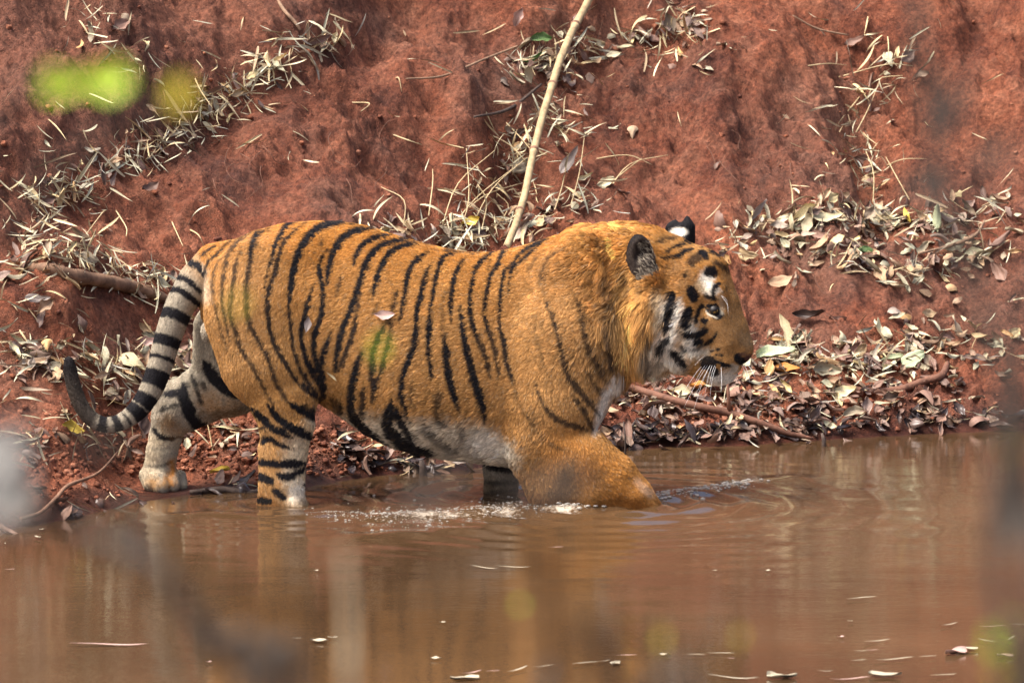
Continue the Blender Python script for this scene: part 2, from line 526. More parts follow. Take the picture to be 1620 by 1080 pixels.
def chain(pts, k, reg, sy=1.0, world=False):
    """tapered limb through (px, py, depth, radius in px); sy squeezes it sideways"""
    p = pts if world else px_r(pts)
    p = np.array(p, np.float32)
    R = p[:, 3].max()
    bb = (p[:, 0].min() - R, p[:, 0].max() + R, p[:, 1].min() - R, p[:, 1].max() + R, p[:, 2].min() - R, p[:, 2].max() + R)

    def fn(X, Y, Z):
        best = None
        for a, b in zip(p[:-1], p[1:]):
            d = b[:3] - a[:3]
            dx, dy, dz = d[0], d[1] / sy, d[2]
            L = dx * dx + dy * dy + dz * dz
            px_, py_, pz_ = X - a[0], (Y - a[1]) / sy, Z - a[2]
            t = np.clip((px_ * dx + py_ * dy + pz_ * dz) / L, 0, 1)
            e = np.sqrt((px_ - t * dx) ** 2 + (py_ - t * dy) ** 2 + (pz_ - t * dz) ** 2) - (a[3] + t * (b[3] - a[3]))
            if best is None: best = e
            else:
                kk = 0.012
                h = np.clip(0.5 + 0.5 * (e - best) / kk, 0, 1)
                best = e * (1 - h) + best * h - kk * h * (1 - h)
        return best * (sy if sy < 1 else 1)
    add(fn, bb, k, reg)


def ell(c, r, k, reg, rot=0.0, yaw=0.0, sub=False):
    """ellipsoid at world point c, radii r (m), rotated by rot in the x-z plane, then yaw about z"""
    R = max(r)
    bb = (c[0] - R, c[0] + R, c[1] - R, c[1] + R, c[2] - R, c[2] + R)
    cr, sr = math.cos(rot), math.sin(rot)
    cy, sy = math.cos(yaw), math.sin(yaw)

    def fn(X, Y, Z):
        x0, y0, z = X - c[0], Y - c[1], Z - c[2]
        x = x0 * cy - y0 * sy
        y = x0 * sy + y0 * cy
        a, b = x * cr + z * sr, -x * sr + z * cr
        q = np.sqrt((a / r[0]) ** 2 + (y / r[1]) ** 2 + (b / r[2]) ** 2)
        q2 = np.sqrt((a / r[0] ** 2) ** 2 + (y / r[1] ** 2) ** 2 + (b / r[2] ** 2) ** 2) + 1e-9
        return q * (q - 1) / q2
    add(fn, bb, k, reg, sub)


# --- trunk: traced back line and belly line with a half-width at each station
TR = np.array([
    (318, 432, 500, .030), (328, 412, 520, .075), (342, 397, 545, .125), (365, 381, 575, .165), (400, 364, 600, .19),
    (450, 351, 618, .205), (500, 347, 634, .210), (540, 348, 658, .218), (580, 355, 686, .240), (620, 368, 704, .258),
    (660, 380, 716, .268), (700, 390, 722, .268), (740, 397, 726, .258), (780, 397, 732, .240), (820, 389, 738, .222),
    (860, 377, 738, .212), (900, 365, 728, .205), (935, 357, 696, .192), (960, 354, 650, .172), (985, 354, 604, .152),
    (1010, 358, 572, .138), (1040, 372, 545, .115), (1070, 400, 520, .07)])
TRX = [P(a, 540, 0)[0] for a in TR[:, 0]]
TRT = [P(a, b + 3, 0)[2] for a, b in TR[:, :2]]
TRB = [P(a, b - 1, 0)[2] for a, b in TR[:, (0, 2)]]


def trunk_fn(X, Y, Z):
    x = np.ravel(X)
    f = lambda v: np.interp(x, TRX, v)[:, None, None]
    t, b, hw = f(TRT), f(TRB), f(TR[:, 3]) - 0.006
    hh, c = (t - b) / 2, (t + b) / 2
    zz = (Z - c) / hh
    # widest a little below the middle, narrower at the spine
    zc_ = np.clip(zz, -1.2, 1.2)
    hw = hw * (1 - 0.10 * zc_ - 0.06 * zc_ * zc_)
    q = (np.abs(Y / hw) ** 2.25 + np.abs(zz) ** 2.25) ** (1 / 2.25)
    d = (q - 1) * np.minimum(hw, hh) * 0.9
    return np.maximum(d, np.maximum(TRX[0] - X, X - TRX[-1]))


add(trunk_fn, (TRX[0], TRX[-1], -.28, .28, -0.1, 1.0), 0.02, TRUNK)
# shoulder blades, haunches, ribs
for sgn in (-1, 1):
    ell((P(905, 430, 0)[0], sgn * .135, P(905, 455, 0)[2]), (.085, .048, .19), .09, TRUNK, rot=-.18)
    ell((P(895, 560, 0)[0], sgn * .155, P(895, 560, 0)[2]), (.17, .062, .20), .09, TRUNK, rot=-.2)
    ell((P(405, 440, 0)[0], sgn * .125, P(405, 470, 0)[2]), (.15, .08, .20), .06, TRUNK, rot=.2)
    ell((P(470, 385, 0)[0], sgn * .10, P(470, 395, 0)[2]), (.10, .05, .05), .06, TRUNK)

# --- near hind leg
chain([(408, 500, -.12, 84), (425, 570, -.135, 76), (446, 622, -.145, 56), (453, 668, -.15, 43), (450, 715, -.15, 35),
       (449, 760, -.15, 32), (449, 800, -.15, 34), (450, 830, -.15, 38)], .035, NHIND, .62)
chain([(432, 712, -.14, 22), (428, 760, -.14, 17), (424, 800, -.13, 17)], .02, NHIND, .9)
for i, (a, b) in enumerate(((424, -.11), (444, -.14), (466, -.18), (478, -.13))):
    chain([(a - 4, 800, b, 14), (a + 8, 826, b - .02, 16)], .012, NHIND)
# --- far hind leg
chain([(385, 540, .11, 84), (360, 600, .13, 60), (322, 624, .145, 45), (290, 642, .15, 42), (271, 662, .155, 30),
       (262, 690, .16, 25), (256, 715, .16, 24), (252, 745, .165, 25), (256, 766, .165, 20)], .03, FHIND, .75)
chain([(268, 616, .15, 12), (258, 630, .15, 14), (262, 655, .155, 18)], .02, FHIND)
for a, b, y, r in ((237, 768, .13, 12), (254, 772, .115, 13), (272, 769, .14, 12), (287, 770, .19, 9)):
    chain([(a - 3, b - 16, y + .02, r + 2), (a + 1, b - 2, y - .01, r)], .010, FHIND)
# --- near fore leg reaching forward into the water
chain([(893, 545, -.165, 78), (880, 640, -.18, 70), (868, 690, -.18, 60), (905, 727, -.185, 60), (948, 760, -.19, 46),
       (985, 790, -.19, 36), (1012, 822, -.19, 36)], .035, NFORE, .62)
chain([(930, 722, -.19, 38), (972, 752, -.195, 34), (1003, 782, -.195, 28), (1020, 806, -.195, 26)], .02, NFORE, .9)
ell(P(938, 722, -.22), (.085, .035, .05), .03, NFORE, rot=-.75)
chain([(982, 768, -.215, 22), (1006, 784, -.215, 19), (1018, 798, -.21, 17)], .012, NFORE, .9)
chain([(986, 764, -.175, 22), (1012, 782, -.17, 18), (1022, 796, -.17, 16)], .012, NFORE, .9)
chain([(872, 640, -.15, 60), (862, 720, -.165, 52), (880, 770, -.18, 46), (910, 800, -.185, 40)], .03, NFORE, .6)
# --- far fore leg, standing
chain([(815, 600, .13, 62), (800, 690, .145, 42), (794, 740, .15, 29), (792, 780, .15, 26), (792, 830, .15, 28)], .03, FFORE, .75)

# --- tail
TAILP = np.array([(340, 425, 0, 30), (322, 436, -.005, 27), (305, 452, -.01, 24), (289, 475, -.015, 22.5), (274, 510, -.02, 21.5), (261, 550, -.02, 20),
                  (250, 588, -.02, 19), (237, 620, -.02, 17.5), (218, 648, -.02, 15.5), (196, 665, -.02, 13), (173, 672, -.02, 11.5),
                  (150, 666, -.02, 11.5), (132, 648, -.02, 11.5), (120, 622, -.02, 11.5), (113, 596, -.02, 11), (109, 572, -.02, 9)], float)
TS = spline(TAILP, 46)
TS[:, 3] *= np.linspace(1, .84, len(TS))
chain([tuple(r) for r in TS], .012, TAIL)
chain([(345, 430, 0, 42), (318, 446, -.005, 26)], .05, TRUNK)
# --- scrotum
ell(P(330, 524, -.05), (.027, .030, .038), .008, SAC)
ell(P(342, 506, -.02), (.030, .030, .034), .02, SAC)

# --- head in its own turned frame
YAW = math.radians(14)
HX0, HY0 = P(1035, 450, 0)[0], -0.01
ch, sh = math.cos(YAW), math.sin(YAW)


def hp(px, py, yl):
    """world point at sideways offset yl (head frame, negative is this side) seen at (px, py)"""
    Y = HY0
    for _ in range(6):
        X, _, Z = P(px, py, Y)
        xl = (X - HX0 - yl * sh) / ch
        Y = HY0 - xl * sh + yl * ch
    return P(px, py, Y)


def hmirror(p):
    xl, yl = (p[0] - HX0) * ch - (p[1] - HY0) * sh, (p[0] - HX0) * sh + (p[1] - HY0) * ch
    yl = -yl
    return (HX0 + xl * ch + yl * sh, HY0 - xl * sh + yl * ch, p[2])


def hell(px, py, yl, r, k, reg=HEAD, rot=0.0, both=True, sub=False):
    c = hp(px, py, yl)
    ell(c, r, k, reg, rot, YAW, sub)
    if both and abs(yl) > 1e-4: ell(hmirror(c), r, k, reg, rot, YAW, sub)


def hchain(pts, k, reg=HEAD, both=True):
    w_ = [hp(a, b, y) + (r * PXM,) for a, b, y, r in pts]
    chain(w_, k, reg, 1.0, True)
    if both and any(abs(p[2]) > 1e-4 for p in pts):
        chain([hmirror(q[:3]) + (q[3],) for q in w_], k, reg, 1.0, True)


hell(1078, 446, 0, (.145, .112, .138), .05, rot=-.45)                 # skull
hell(1030, 455, 0, (.14, .15, .19), .06)                              # nape
hell(1112, 420, -.035, (.060, .045, .040), .03, rot=-.6)              # forehead
hell(1130, 462, -.062, (.050, .034, .042), .025, rot=-.9)             # brow
hchain([(1118, 436, 0, 36), (1142, 480, 0, 27), (1158, 520, 0, 24.5), (1168, 548, 0, 24)], .03)   # bridge of the nose
hchain([(1132, 505, -.045, 25), (1148, 540, -.036, 24)], .03)         # side of the nose
hell(1133, 566, -.043, (.078, .040, .050), .02, rot=.12)              # whisker pads
hell(1168, 558, 0, (.042, .044, .040), .02)                           # nose tip
hell(1154, 580, -.02, (.036, .026, .030), .015)                       # upper lip
hell(1140, 592, 0, (.055, .044, .036), .015, rot=.1)                  # chin
hchain([(1045, 530, -.075, 30), (1085, 560, -.06, 27), (1125, 585, -.025, 20)], .025)  # jaw
hell(1064, 500, -.100, (.095, .056, .105), .045, rot=.3)              # cheek
hell(1092, 525, -.078, (.060, .042, .055), .04)                       # cheek bone
hell(1020, 515, -.125, (.055, .062, .160), .045, rot=-.12)             # ruff
hell(1040, 560, -.06, (.06, .06, .065), .04)                          # throat ruff
hell(1119, 579, -.060, (.026, .022, .009), .008, rot=.05, sub=True)   # mouth slit
hell(1131, 493, -.094, (.020, .020, .014), .012, sub=True, rot=-.5)   # eye socket
hell(1174, 571, -.020, (.013, .012, .009), .006, sub=True)            # nostril
# near ear: a cupped shell open towards this side
er = hp(1014, 411, -.135)
ell(er, (.050, .034, .086), .012, NEAR_EAR, rot=.16, yaw=YAW + .25)
ell((er[0] + .014, er[1] - .034, er[2] + .004), (.038, .036, .068), .008, NEAR_EAR, rot=.16, yaw=YAW + .25, sub=True)
hchain([(1028, 440, -.125, 22), (1022, 425, -.13, 18)], .02, NEAR_EAR, both=False)
# far ear, turned so that its black back shows
fe = hp(1077, 374, .105)
ell(fe, (.050, .022, .048), .012, FAR_EAR, rot=-.1, yaw=YAW)
chain([hp(1083, 380, .105) + (16 * PXM,), hp(1088, 360, .108) + (10.5 * PXM,), hp(1087.5, 347, .108) + (5 * PXM,)], .008, FAR_EAR, 1, True)
chain([hp(1065, 378, .110) + (14 * PXM,), hp(1064, 362, .112) + (10 * PXM,), hp(1068, 353, .112) + (5.5 * PXM,)], .006, FAR_EAR, 1, True)


def volume_mesh():
    grid = openvdb.FloatGrid(1.0)
    grid.copyFromArray(np.clip(FLD, -0.05, 0.3))
    grid.background = 0.3
    pts, quads = grid.convertToQuads(isovalue=0.0)
    V = np.asarray(pts, np.float64); Q = np.asarray(quads, np.int64)
    # keep the one connected body
    par = np.arange(len(V))
    for _ in range(400):
        old = par.copy()
        for a in range(4):
            m = np.minimum(par[Q[:, a]], par[Q[:, (a + 1) % 4]])
            np.minimum.at(par, Q[:, a], m); np.minimum.at(par, Q[:, (a + 1) % 4], m)
        par = par[par]
        if (par == old).all(): break
    big = np.bincount(par).argmax()
    keep = par == big
    idx = np.cumsum(keep) - 1
    Q = idx[Q[keep[Q].all(1)]]
    V = V[keep]
    E = np.unique(np.sort(np.vstack([Q[:, [0, 1]], Q[:, [1, 2]], Q[:, [2, 3]], Q[:, [3, 0]]]), 1), axis=0)
    deg = np.bincount(E.ravel(), minlength=len(V))[:, None]
    for lam in (.5, -.52, .5, -.52, .5, -.52, .4):
        acc = np.zeros_like(V)
        for c in range(3):
            acc[:, c] = np.bincount(E[:, 0], V[E[:, 1], c], len(V)) + np.bincount(E[:, 1], V[E[:, 0], c], len(V))
        V = V + lam * (acc / deg - V)
    ii = np.clip(np.rint(V).astype(int), 0, np.array(FLD.shape) - 1)
    reg = REG[ii[:, 0], ii[:, 1], ii[:, 2]]
    V = V * VOX + np.array([GX[0], GY[0], GZ[0]])
    return V, Q, reg


TV, TQ, TREG = volume_mesh()
print("tiger verts", len(TV))


def vert_normals(V, Q):
    n = np.cross(V[Q[:, 2]] - V[Q[:, 0]], V[Q[:, 3]] - V[Q[:, 1]])
    N = np.zeros_like(V)
    for c in range(4):
        for a in range(3):
            N[:, a] += np.bincount(Q[:, c], n[:, a], len(V))
    return N / (np.linalg.norm(N, axis=1)[:, None] + 1e-12)


_u, _v = pix(TV[:, 0], TV[:, 1], TV[:, 2])
TREG[(TREG == NEAR_EAR) & (_v > 438 + .4 * (1030 - _u))] = HEAD
TN = vert_normals(TV, TQ)
# ------------------------------------------------------------------ tiger: coat colours (a fixed side-on map over the body, the same on both flanks)
ZM = {'A': (300, 320, 3.176), 'C': (620, 340, 2.25), 'D': (80, 380, 2.348), 'E': (480, 560, 2.793), 'H': (960, 320, 3.0),
      'G': (640, 340, 5.4), 'K': (480, 500, 4.5), 'L': (200, 640, 5.0625), 'M': (970, 330, 7.2), 'N': (1080, 420, 4.907), 'P': (0, 0, 1.0)}
CO = dict(black=(.011, .010, .012), dark=(.035, .026, .022), back=(.425, .182, .037), flank=(.425, .222, .072), gold=(.56, .305, .095), tan=(.41, .23, .092),
          cream=(.60, .47, .29), white=(.80, .745, .64), pale=(.56, .485, .365), grey=(.37, .32, .245), brown=(.19, .105, .045), nose=(.15, .075, .05), nose2=(.075, .035, .03),
          rich=(.42, .165, .026), mud=(.20, .14, .08))
ST = []


def stroke(z, pts, w, col='black', s=1.0, soft=2.0, on='body', taper=True):
    ox, oy, k = ZM[z]
    p = np.array(pts, float) / k + (ox, oy)
    ww = np.atleast_1d(np.array(w, float)) / k
    n = max(8, 5 * len(p))
    if len(p) > 1: p = spline(p, n)
    if col == 'black': ww = ww * {'A': .90, 'G': .82, 'K': .92, 'C': 1.12, 'L': 1.12, 'D': 1.1, 'E': 1, 'H': 1.2, 'M': 1.08, 'N': 1.1, 'P': 1}[z]
    ww = np.interp(np.linspace(0, 1, len(p)), np.linspace(0, 1, len(ww)), ww)
    if taper and len(p) > 1:
        t = np.linspace(0, 1, len(p))
        ww = ww * (0.35 + 0.65 * np.minimum(1, np.minimum(t, 1 - t) / 0.16))
    ST.append((p, ww, CO[col], s, soft, on))


# pale under-parts first
stroke('P', [(505, 668), (560, 690), (620, 700), (690, 708), (750, 712), (790, 722)], [16, 34, 40, 42, 40, 26], 'pale', .95, 16, taper=False)
stroke('P', [(590, 712), (660, 724), (740, 728), (805, 730)], 24, 'grey', .6, 14, taper=False)
stroke('P', [(752, 700), (775, 706), (796, 716)], [16, 18, 12], 'white', .85, 12)
stroke('P', [(985, 590), (962, 622), (950, 655), (940, 690)], [7, 9, 8, 4], 'white', .9, 6)
stroke('P', [(430, 690), (430, 750), (430, 800)], 34, 'tan', .7, 16, taper=False)
stroke('P', [(490, 690), (478, 740), (474, 800)], [14, 20, 26], 'cream', .85, 18, taper=False)
stroke('P', [(466, 700), (462, 760)], 16, 'pale', .6, 16, taper=False)
stroke('P', [(470, 778), (470, 800)], 14, 'white', .8, 8, taper=False)
stroke('P', [(1003, 757), (1018, 772), (1030, 785)], [3, 6, 7], 'white', .5, 5)
stroke('P', [(318, 420), (322, 450), (328, 480)], 8, 'pale', .9, 8)
stroke('P', [(400, 420), (370, 480), (390, 560)], 46, 'tan', .55, 40, taper=False)
stroke('P', [(880, 460), (905, 560), (880, 650)], 60, 'tan', .35, 50, taper=False)
stroke('P', [(900, 720), (960, 750), (1000, 770)], 40, 'rich', .6, 30, taper=False)
stroke('P', [(990, 470), (985, 540), (1005, 590)], [30, 24, 14], 'gold', .85, 22, taper=False)
stroke('P', [(930, 380), (980, 365), (1010, 380)], 24, 'gold', .6, 26, taper=False)
# haunch and flank stripes
A = lambda pts, w, s=1.0, soft=2.2: stroke('A', pts, w, 'black', s, soft)
A([(130, 220), (70, 260), (25, 310), (15, 360)], 9)
A([(215, 185), (150, 250), (90, 310), (65, 380), (60, 440)], 9, .9)
A([(320, 140), (250, 190), (195, 260), (175, 340), (165, 420), (165, 520), (190, 640), (200, 700)], [12, 12, 10, 8], .85, 3)
A([(150, 290), (125, 350), (115, 430), (130, 520), (150, 620), (190, 740)], 8, .8, 3)
A([(260, 225), (235, 300), (222, 390), (210, 480), (205, 560), (225, 640), (260, 740), (320, 830), (370, 930), (430, 1040)], [8, 13, 13, 12, 13], .85, 3)
A([(400, 125), (350, 160), (320, 220), (305, 290), (295, 350), (285, 430), (285, 520), (300, 610), (350, 700), (400, 800), (430, 900), (480, 980), (560, 1060)], [15, 15, 15, 13, 13, 15], .9, 3)
A([(345, 140), (315, 200), (302, 280)], 13)
A([(555, 95), (490, 115), (450, 170), (425, 230), (410, 290), (385, 380), (375, 430)], [14, 15, 9, 5])
A([(580, 105), (520, 150), (470, 200), (445, 280), (425, 370), (395, 450), (390, 540), (405, 640), (430, 720), (480, 810), (540, 900), (600, 960), (650, 990)], [10, 12, 14, 15, 15, 12, 11], .95)
A([(850, 105), (760, 98), (680, 115), (620, 150), (570, 210), (535, 290), (515, 370), (505, 450), (495, 530)], [20, 21, 24, 22, 19, 17])
A([(498, 520), (502, 580), (512, 660), (525, 760), (560, 850), (610, 930), (660, 985)], [12, 10, 10, 14], .95)
A([(625, 410), (600, 480), (580, 560), (560, 640), (565, 720), (590, 790), (630, 860), (665, 920), (680, 980)], [9, 15, 13, 11, 13])
A([(690, 240), (660, 290), (650, 350), (665, 410), (670, 470), (660, 560), (640, 640), (625, 700), (630, 780), (650, 850), (690, 940)], [12, 15, 14, 13, 11])
A([(930, 130), (840, 140), (780, 170), (735, 220), (710, 290), (695, 360), (690, 420)], [17, 20, 22, 20, 14])
A([(765, 360), (750, 410), (735, 470)], 10, .75, 3)
A([(668, 190), (655, 215)], 10, .8, 3)
A([(1010, 165), (940, 175), (870, 215), (835, 270), (820, 325)], [15, 16, 15, 10])
A([(1130, 185), (1060, 190), (980, 210), (920, 250), (880, 320), (860, 390), (830, 480), (800, 560), (770, 630), (750, 700), (735, 780), (735, 850)], [16, 17, 20, 19, 16, 13, 12])
A([(860, 420), (850, 500), (835, 580), (815, 660), (790, 740), (745, 850)], 10, .85, 3)
A([(1150, 210), (1080, 215), (1010, 250), (970, 310), (945, 370), (930, 430), (915, 490)], [15, 18, 17, 12])
A([(960, 480), (940, 530), (920, 570)], 9, .7, 3)
A([(1205, 250), (1150, 280), (1110, 330), (1090, 400), (1080, 470), (1065, 540), (1055, 605)], [15, 16, 14, 10])
A([(1042, 440), (1028, 500), (1015, 560), (1005, 610)], 10, .9, 3)
A([(560, 1020), (600, 1040), (640, 1060)], 14, .9, 3)
# mid-back and shoulder stripes
G = lambda pts, w, s=1.0, soft=2.2, col='black': stroke('G', pts, w, col, s, soft)
G([(235, 420), (190, 490), (160, 580), (140, 680), (110, 790), (100, 900), (90, 1060)], [14, 24, 28, 28])
G([(430, 325), (340, 350), (310, 400), (285, 480), (255, 600), (235, 720), (215, 850), (205, 960), (200, 1070)], [30, 28, 26, 24, 22, 24])
G([(350, 650), (325, 780), (320, 900), (320, 1050)], 15, .6, 4)
G([(520, 360), (470, 430), (430, 520), (405, 640), (390, 760), (395, 930)], [16, 26, 30, 24, 18])
G([(480, 780), (480, 880), (490, 980), (510, 1070)], 18, .85)
G([(780, 305), (690, 360), (620, 430), (585, 540), (565, 650), (555, 760), (570, 880), (600, 1000), (630, 1075)], [20, 25, 25, 22, 22, 24])
G([(905, 265), (830, 330), (790, 430), (740, 510), (715, 600), (690, 720), (680, 830), (695, 950), (730, 1060)], [26, 26, 28, 24, 22, 18, 18])
G([(740, 370), (720, 430), (710, 480)], 11, .8)
G([(930, 400), (860, 470), (840, 540), (825, 650), (810, 780), (810, 900), (820, 1000), (850, 1070)], [16, 22, 20, 17, 17])
G([(1220, 205), (1130, 250), (1040, 290), (970, 340), (940, 400), (910, 470), (890, 500)], [28, 20, 17, 15])
G([(1140, 265), (1050, 340), (980, 400), (920, 470), (895, 560), (880, 690)], [24, 16, 14, 12])
G([(1190, 320), (1120, 380), (1080, 440), (1060, 490)], 12, .7, 3)
G([(1370, 290), (1260, 350), (1200, 430), (1170, 520), (1150, 610)], [10, 18, 20, 12], .75, 4)
G([(1230, 470), (1190, 560), (1190, 660), (1230, 790), (1290, 920), (1330, 1050)], 10, .6, 4)
G([(330, 300), (500, 308), (640, 316)], 16, .9, 3)
G([(-40, 190), (60, 200), (160, 232), (260, 262)], 18, .95, 3)
# lower flank
K = lambda pts, w, s=1.0, soft=2.5: stroke('K', pts, w, 'black', s, soft)
K([(610, 20), (560, 100), (510, 200), (490, 300), (490, 420), (500, 500), (490, 620)], [16, 24, 24, 28, 26], .95)
K([(625, 60), (600, 200), (570, 330), (530, 450), (505, 560)], [18, 18, 18, 22], .9)
K([(435, 225), (400, 300), (370, 400), (345, 500), (340, 600), (350, 700), (420, 780), (480, 850), (560, 910), (640, 950)], [16, 30, 36, 36, 44, 46])
K([(420, 520), (425, 620), (410, 710)], 24, .9)
K([(820, 0), (800, 120), (780, 220), (740, 340), (700, 460), (695, 560), (720, 650), (760, 760)], [26, 26, 26, 22, 22])
K([(760, 460), (765, 560), (758, 660)], 14, .7, 4)
K([(900, 0), (890, 120), (890, 260), (905, 380), (912, 470)], [22, 22, 18, 12])
K([(632, 590), (610, 680), (610, 790), (670, 870), (760, 930), (850, 960), (930, 970)], [30, 46, 50, 50, 48, 38])
K([(660, 640), (690, 740), (740, 830), (800, 900)], 30)
K([(1010, 120), (1005, 280), (1030, 400), (1060, 520), (1085, 610), (1110, 660)], [18, 22, 26, 20], .95)
K([(965, 520), (950, 620), (950, 720), (1000, 790)], 30, .75, 5)
K([(850, 770), (900, 850), (980, 910), (1080, 950)], 36, .7, 6)
K([(200, 100), (160, 220), (130, 330), (140, 450), (150, 580)], [14, 26, 22, 26])
K([(130, 20), (80, 120), (75, 240), (90, 330), (140, 470)], 22)
K([(310, 10), (270, 120), (245, 240), (230, 370), (235, 410)], [28, 26, 22, 18])
K([(370, 60), (320, 230), (250, 390)], 22, .85)
K([(0, 290), (50, 390), (110, 490), (150, 590)], 20)
K([(0, 480), (50, 540), (125, 610)], 18)
K([(190, 580), (240, 640), (270, 690)], 28, .75, 4)
K([(265, 600), (272, 690)], 14, .9)
K([(0, 680), (60, 720), (112, 745)], 24)
C = lambda pts, w, s=1.0, soft=2.5: stroke('C', pts, w, 'black', s, soft)
C([(185, 430), (195, 500), (200, 570), (215, 630), (240, 700)], [9, 11, 12, 8])
C([(240, 330), (250, 400), (262, 470), (280, 540), (300, 610), (320, 680), (330, 745)], [8, 11, 13, 14, 10])
C([(275, 330), (285, 390), (310, 450), (335, 520), (350, 580)], [9, 9, 6], .9)
C([(335, 380), (355, 440), (370, 510), (380, 580)], [9, 8, 5], .85)
C([(383, 400), (400, 470), (410, 530), (430, 600)], [9, 9, 7], .95)
C([(430, 590), (455, 670), (490, 730), (540, 800), (590, 830), (630, 835)], 5, .6, 3)
C([(545, 300), (570, 370), (590, 430), (610, 520), (630, 580), (670, 630), (705, 670), (738, 712)], [5, 6, 7, 10, 10, 9], .85, 3)
C([(500, 370), (530, 500), (560, 590)], 3, .35, 4)
C([(510, 600), (530, 660), (570, 715), (620, 745), (670, 755), (712, 776)], [4, 7, 9, 10, 9], .85, 3)
C([(640, 640), (670, 680), (700, 730), (715, 768)], 8, .85, 3)
C([(655, 290), (675, 350), (685, 420), (700, 480), (740, 560), (762, 595)], [8, 10, 10, 11], .8, 4)
C([(755, 400), (770, 480), (778, 560)], 9, .8, 4)
C([(690, 560), (720, 600), (742, 640)], 7, .75, 4)
C([(245, 755), (250, 810)], 14, .7, 6)
C([(620, 920), (610, 1010)], 26, .6, 12)  # soft shade between fore leg's rear and paw, painted into the coat
stroke('P', [(907, 730), (892, 762), (884, 792)], [8, 16, 18], 'brown', .65, 14)  # brown strokes from here to the elbow: fore leg shading painted as coat colour
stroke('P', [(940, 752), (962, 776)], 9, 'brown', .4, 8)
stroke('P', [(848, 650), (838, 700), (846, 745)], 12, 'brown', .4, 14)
stroke('P', [(950, 440), (962, 520), (966, 590)], [10, 14, 12], 'dark', .55, 12)  # shade of the neck recess behind the ruff, painted with both dark strokes
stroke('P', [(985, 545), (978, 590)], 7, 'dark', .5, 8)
# near hind leg
Lh = lambda pts, w, s=1.0, soft=2.0, on='body', col='black': stroke('L', pts, w, col, s, soft, on)
Lh([(985, 20), (1080, 100), (1150, 170), (1250, 230), (1340, 270)], [24, 28, 28, 20])
Lh([(1130, 0), (1210, 100), (1290, 170), (1380, 220), (1500, 272)], [24, 30, 34, 36])
Lh([(1310, -10), (1400, 50), (1530, 132)], [24, 28, 30])
Lh([(1090, 320), (1110, 282), (1170, 280), (1230, 320), (1340, 358)], [26, 24, 20, 14])
Lh([(1060, 455), (1100, 465), (1200, 482), (1300, 475), (1450, 470)], [28, 30, 30, 34])
Lh([(1200, 560), (1280, 580), (1360, 550), (1450, 500)], [22, 26, 24, 20])
Lh([(1055, 575), (1110, 592), (1168, 622)], 34)
Lh([(1175, 685), (1230, 720), (1275, 765)], 26)
Lh([(1045, 764), (1165, 772)], 28)
Lh([(1410, 652), (1440, 640)], 10)
Lh([(1060, 205), (1100, 190), (1125, 225)], 14, .85)
# far hind leg
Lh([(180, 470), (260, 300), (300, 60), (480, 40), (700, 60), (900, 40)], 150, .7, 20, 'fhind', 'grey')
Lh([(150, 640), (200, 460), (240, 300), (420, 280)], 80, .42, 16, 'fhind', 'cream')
Lh([(600, -60), (760, 60), (900, 40)], 70, .85, 24, 'fhind', 'tan')
Lh([(300, 130), (370, 160)], 55, .75, 10, 'fhind', 'brown')
Lh([(450, 0), (510, 80), (570, 160), (630, 172)], [36, 44, 48, 26], 1, 3, 'fhind')
Lh([(600, 50), (660, 100), (760, 120)], 22, .45, 8, 'fhind')
Lh([(205, 175), (240, 230), (310, 270), (445, 262)], [14, 20, 20, 14], 1, 2.5, 'fhind')
Lh([(140, 478), (210, 495), (300, 488), (370, 450)], 10, .75, 3, 'fhind')
Lh([(190, 610), (230, 650)], 40, .9, 8, 'fhind', 'tan')
Lh([(255, 640), (270, 720)], 8, .8, 3, 'fhind', 'dark')
Lh([(165, 640), (170, 720)], 6, .7, 3, 'fhind', 'dark')
Lh([(345, 650), (350, 700)], 8, .8, 3, 'fhind', 'dark')
Lh([(370, 440), (365, 540), (330, 610), (390, 640)], 26, .95, 8, 'fhind', 'rich')
Lh([(330, 150), (400, 220), (460, 240)], 40, .5, 14, 'fhind', 'tan')
Lh([(250, 60), (330, 20), (430, 0)], 16, .9, 3, 'fhind')
Lh([(180, 330), (230, 360), (340, 350)], 9, .6, 4, 'fhind')
Lh([(270, 640), (330, 640)], 22, .8, 8, 'fhind', 'tan')
D = lambda pts, w, s=1.0, soft=2.5, on='fhind': stroke('D', pts, w, 'black', s, soft, on)
D([(570, 450), (600, 500), (650, 545), (740, 585)], [16, 22, 24, 22])
D([(525, 500), (545, 560), (560, 610)], 8, .9)
D([(560, 525), (575, 560)], 8, .8)
D([(610, 415), (650, 460), (710, 485)], 18, .6, 5)
D([(415, 575), (490, 562), (497, 530)], 13)
D([(490, 570), (500, 600), (530, 645)], 20)
D([(600, 640), (660, 640), (730, 620)], 12, .5, 5)
# far fore leg
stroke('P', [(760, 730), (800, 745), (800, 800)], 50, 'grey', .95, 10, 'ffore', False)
E_ = lambda pts, w, s=1.0: stroke('E', pts, w, 'black', s, 3, 'ffore')
E_([(790, 478), (860, 505), (960, 512)], 18)
E_([(800, 562), (870, 572), (960, 568)], 12, .7)
E_([(805, 612), (870, 610), (960, 600)], 10, .7)
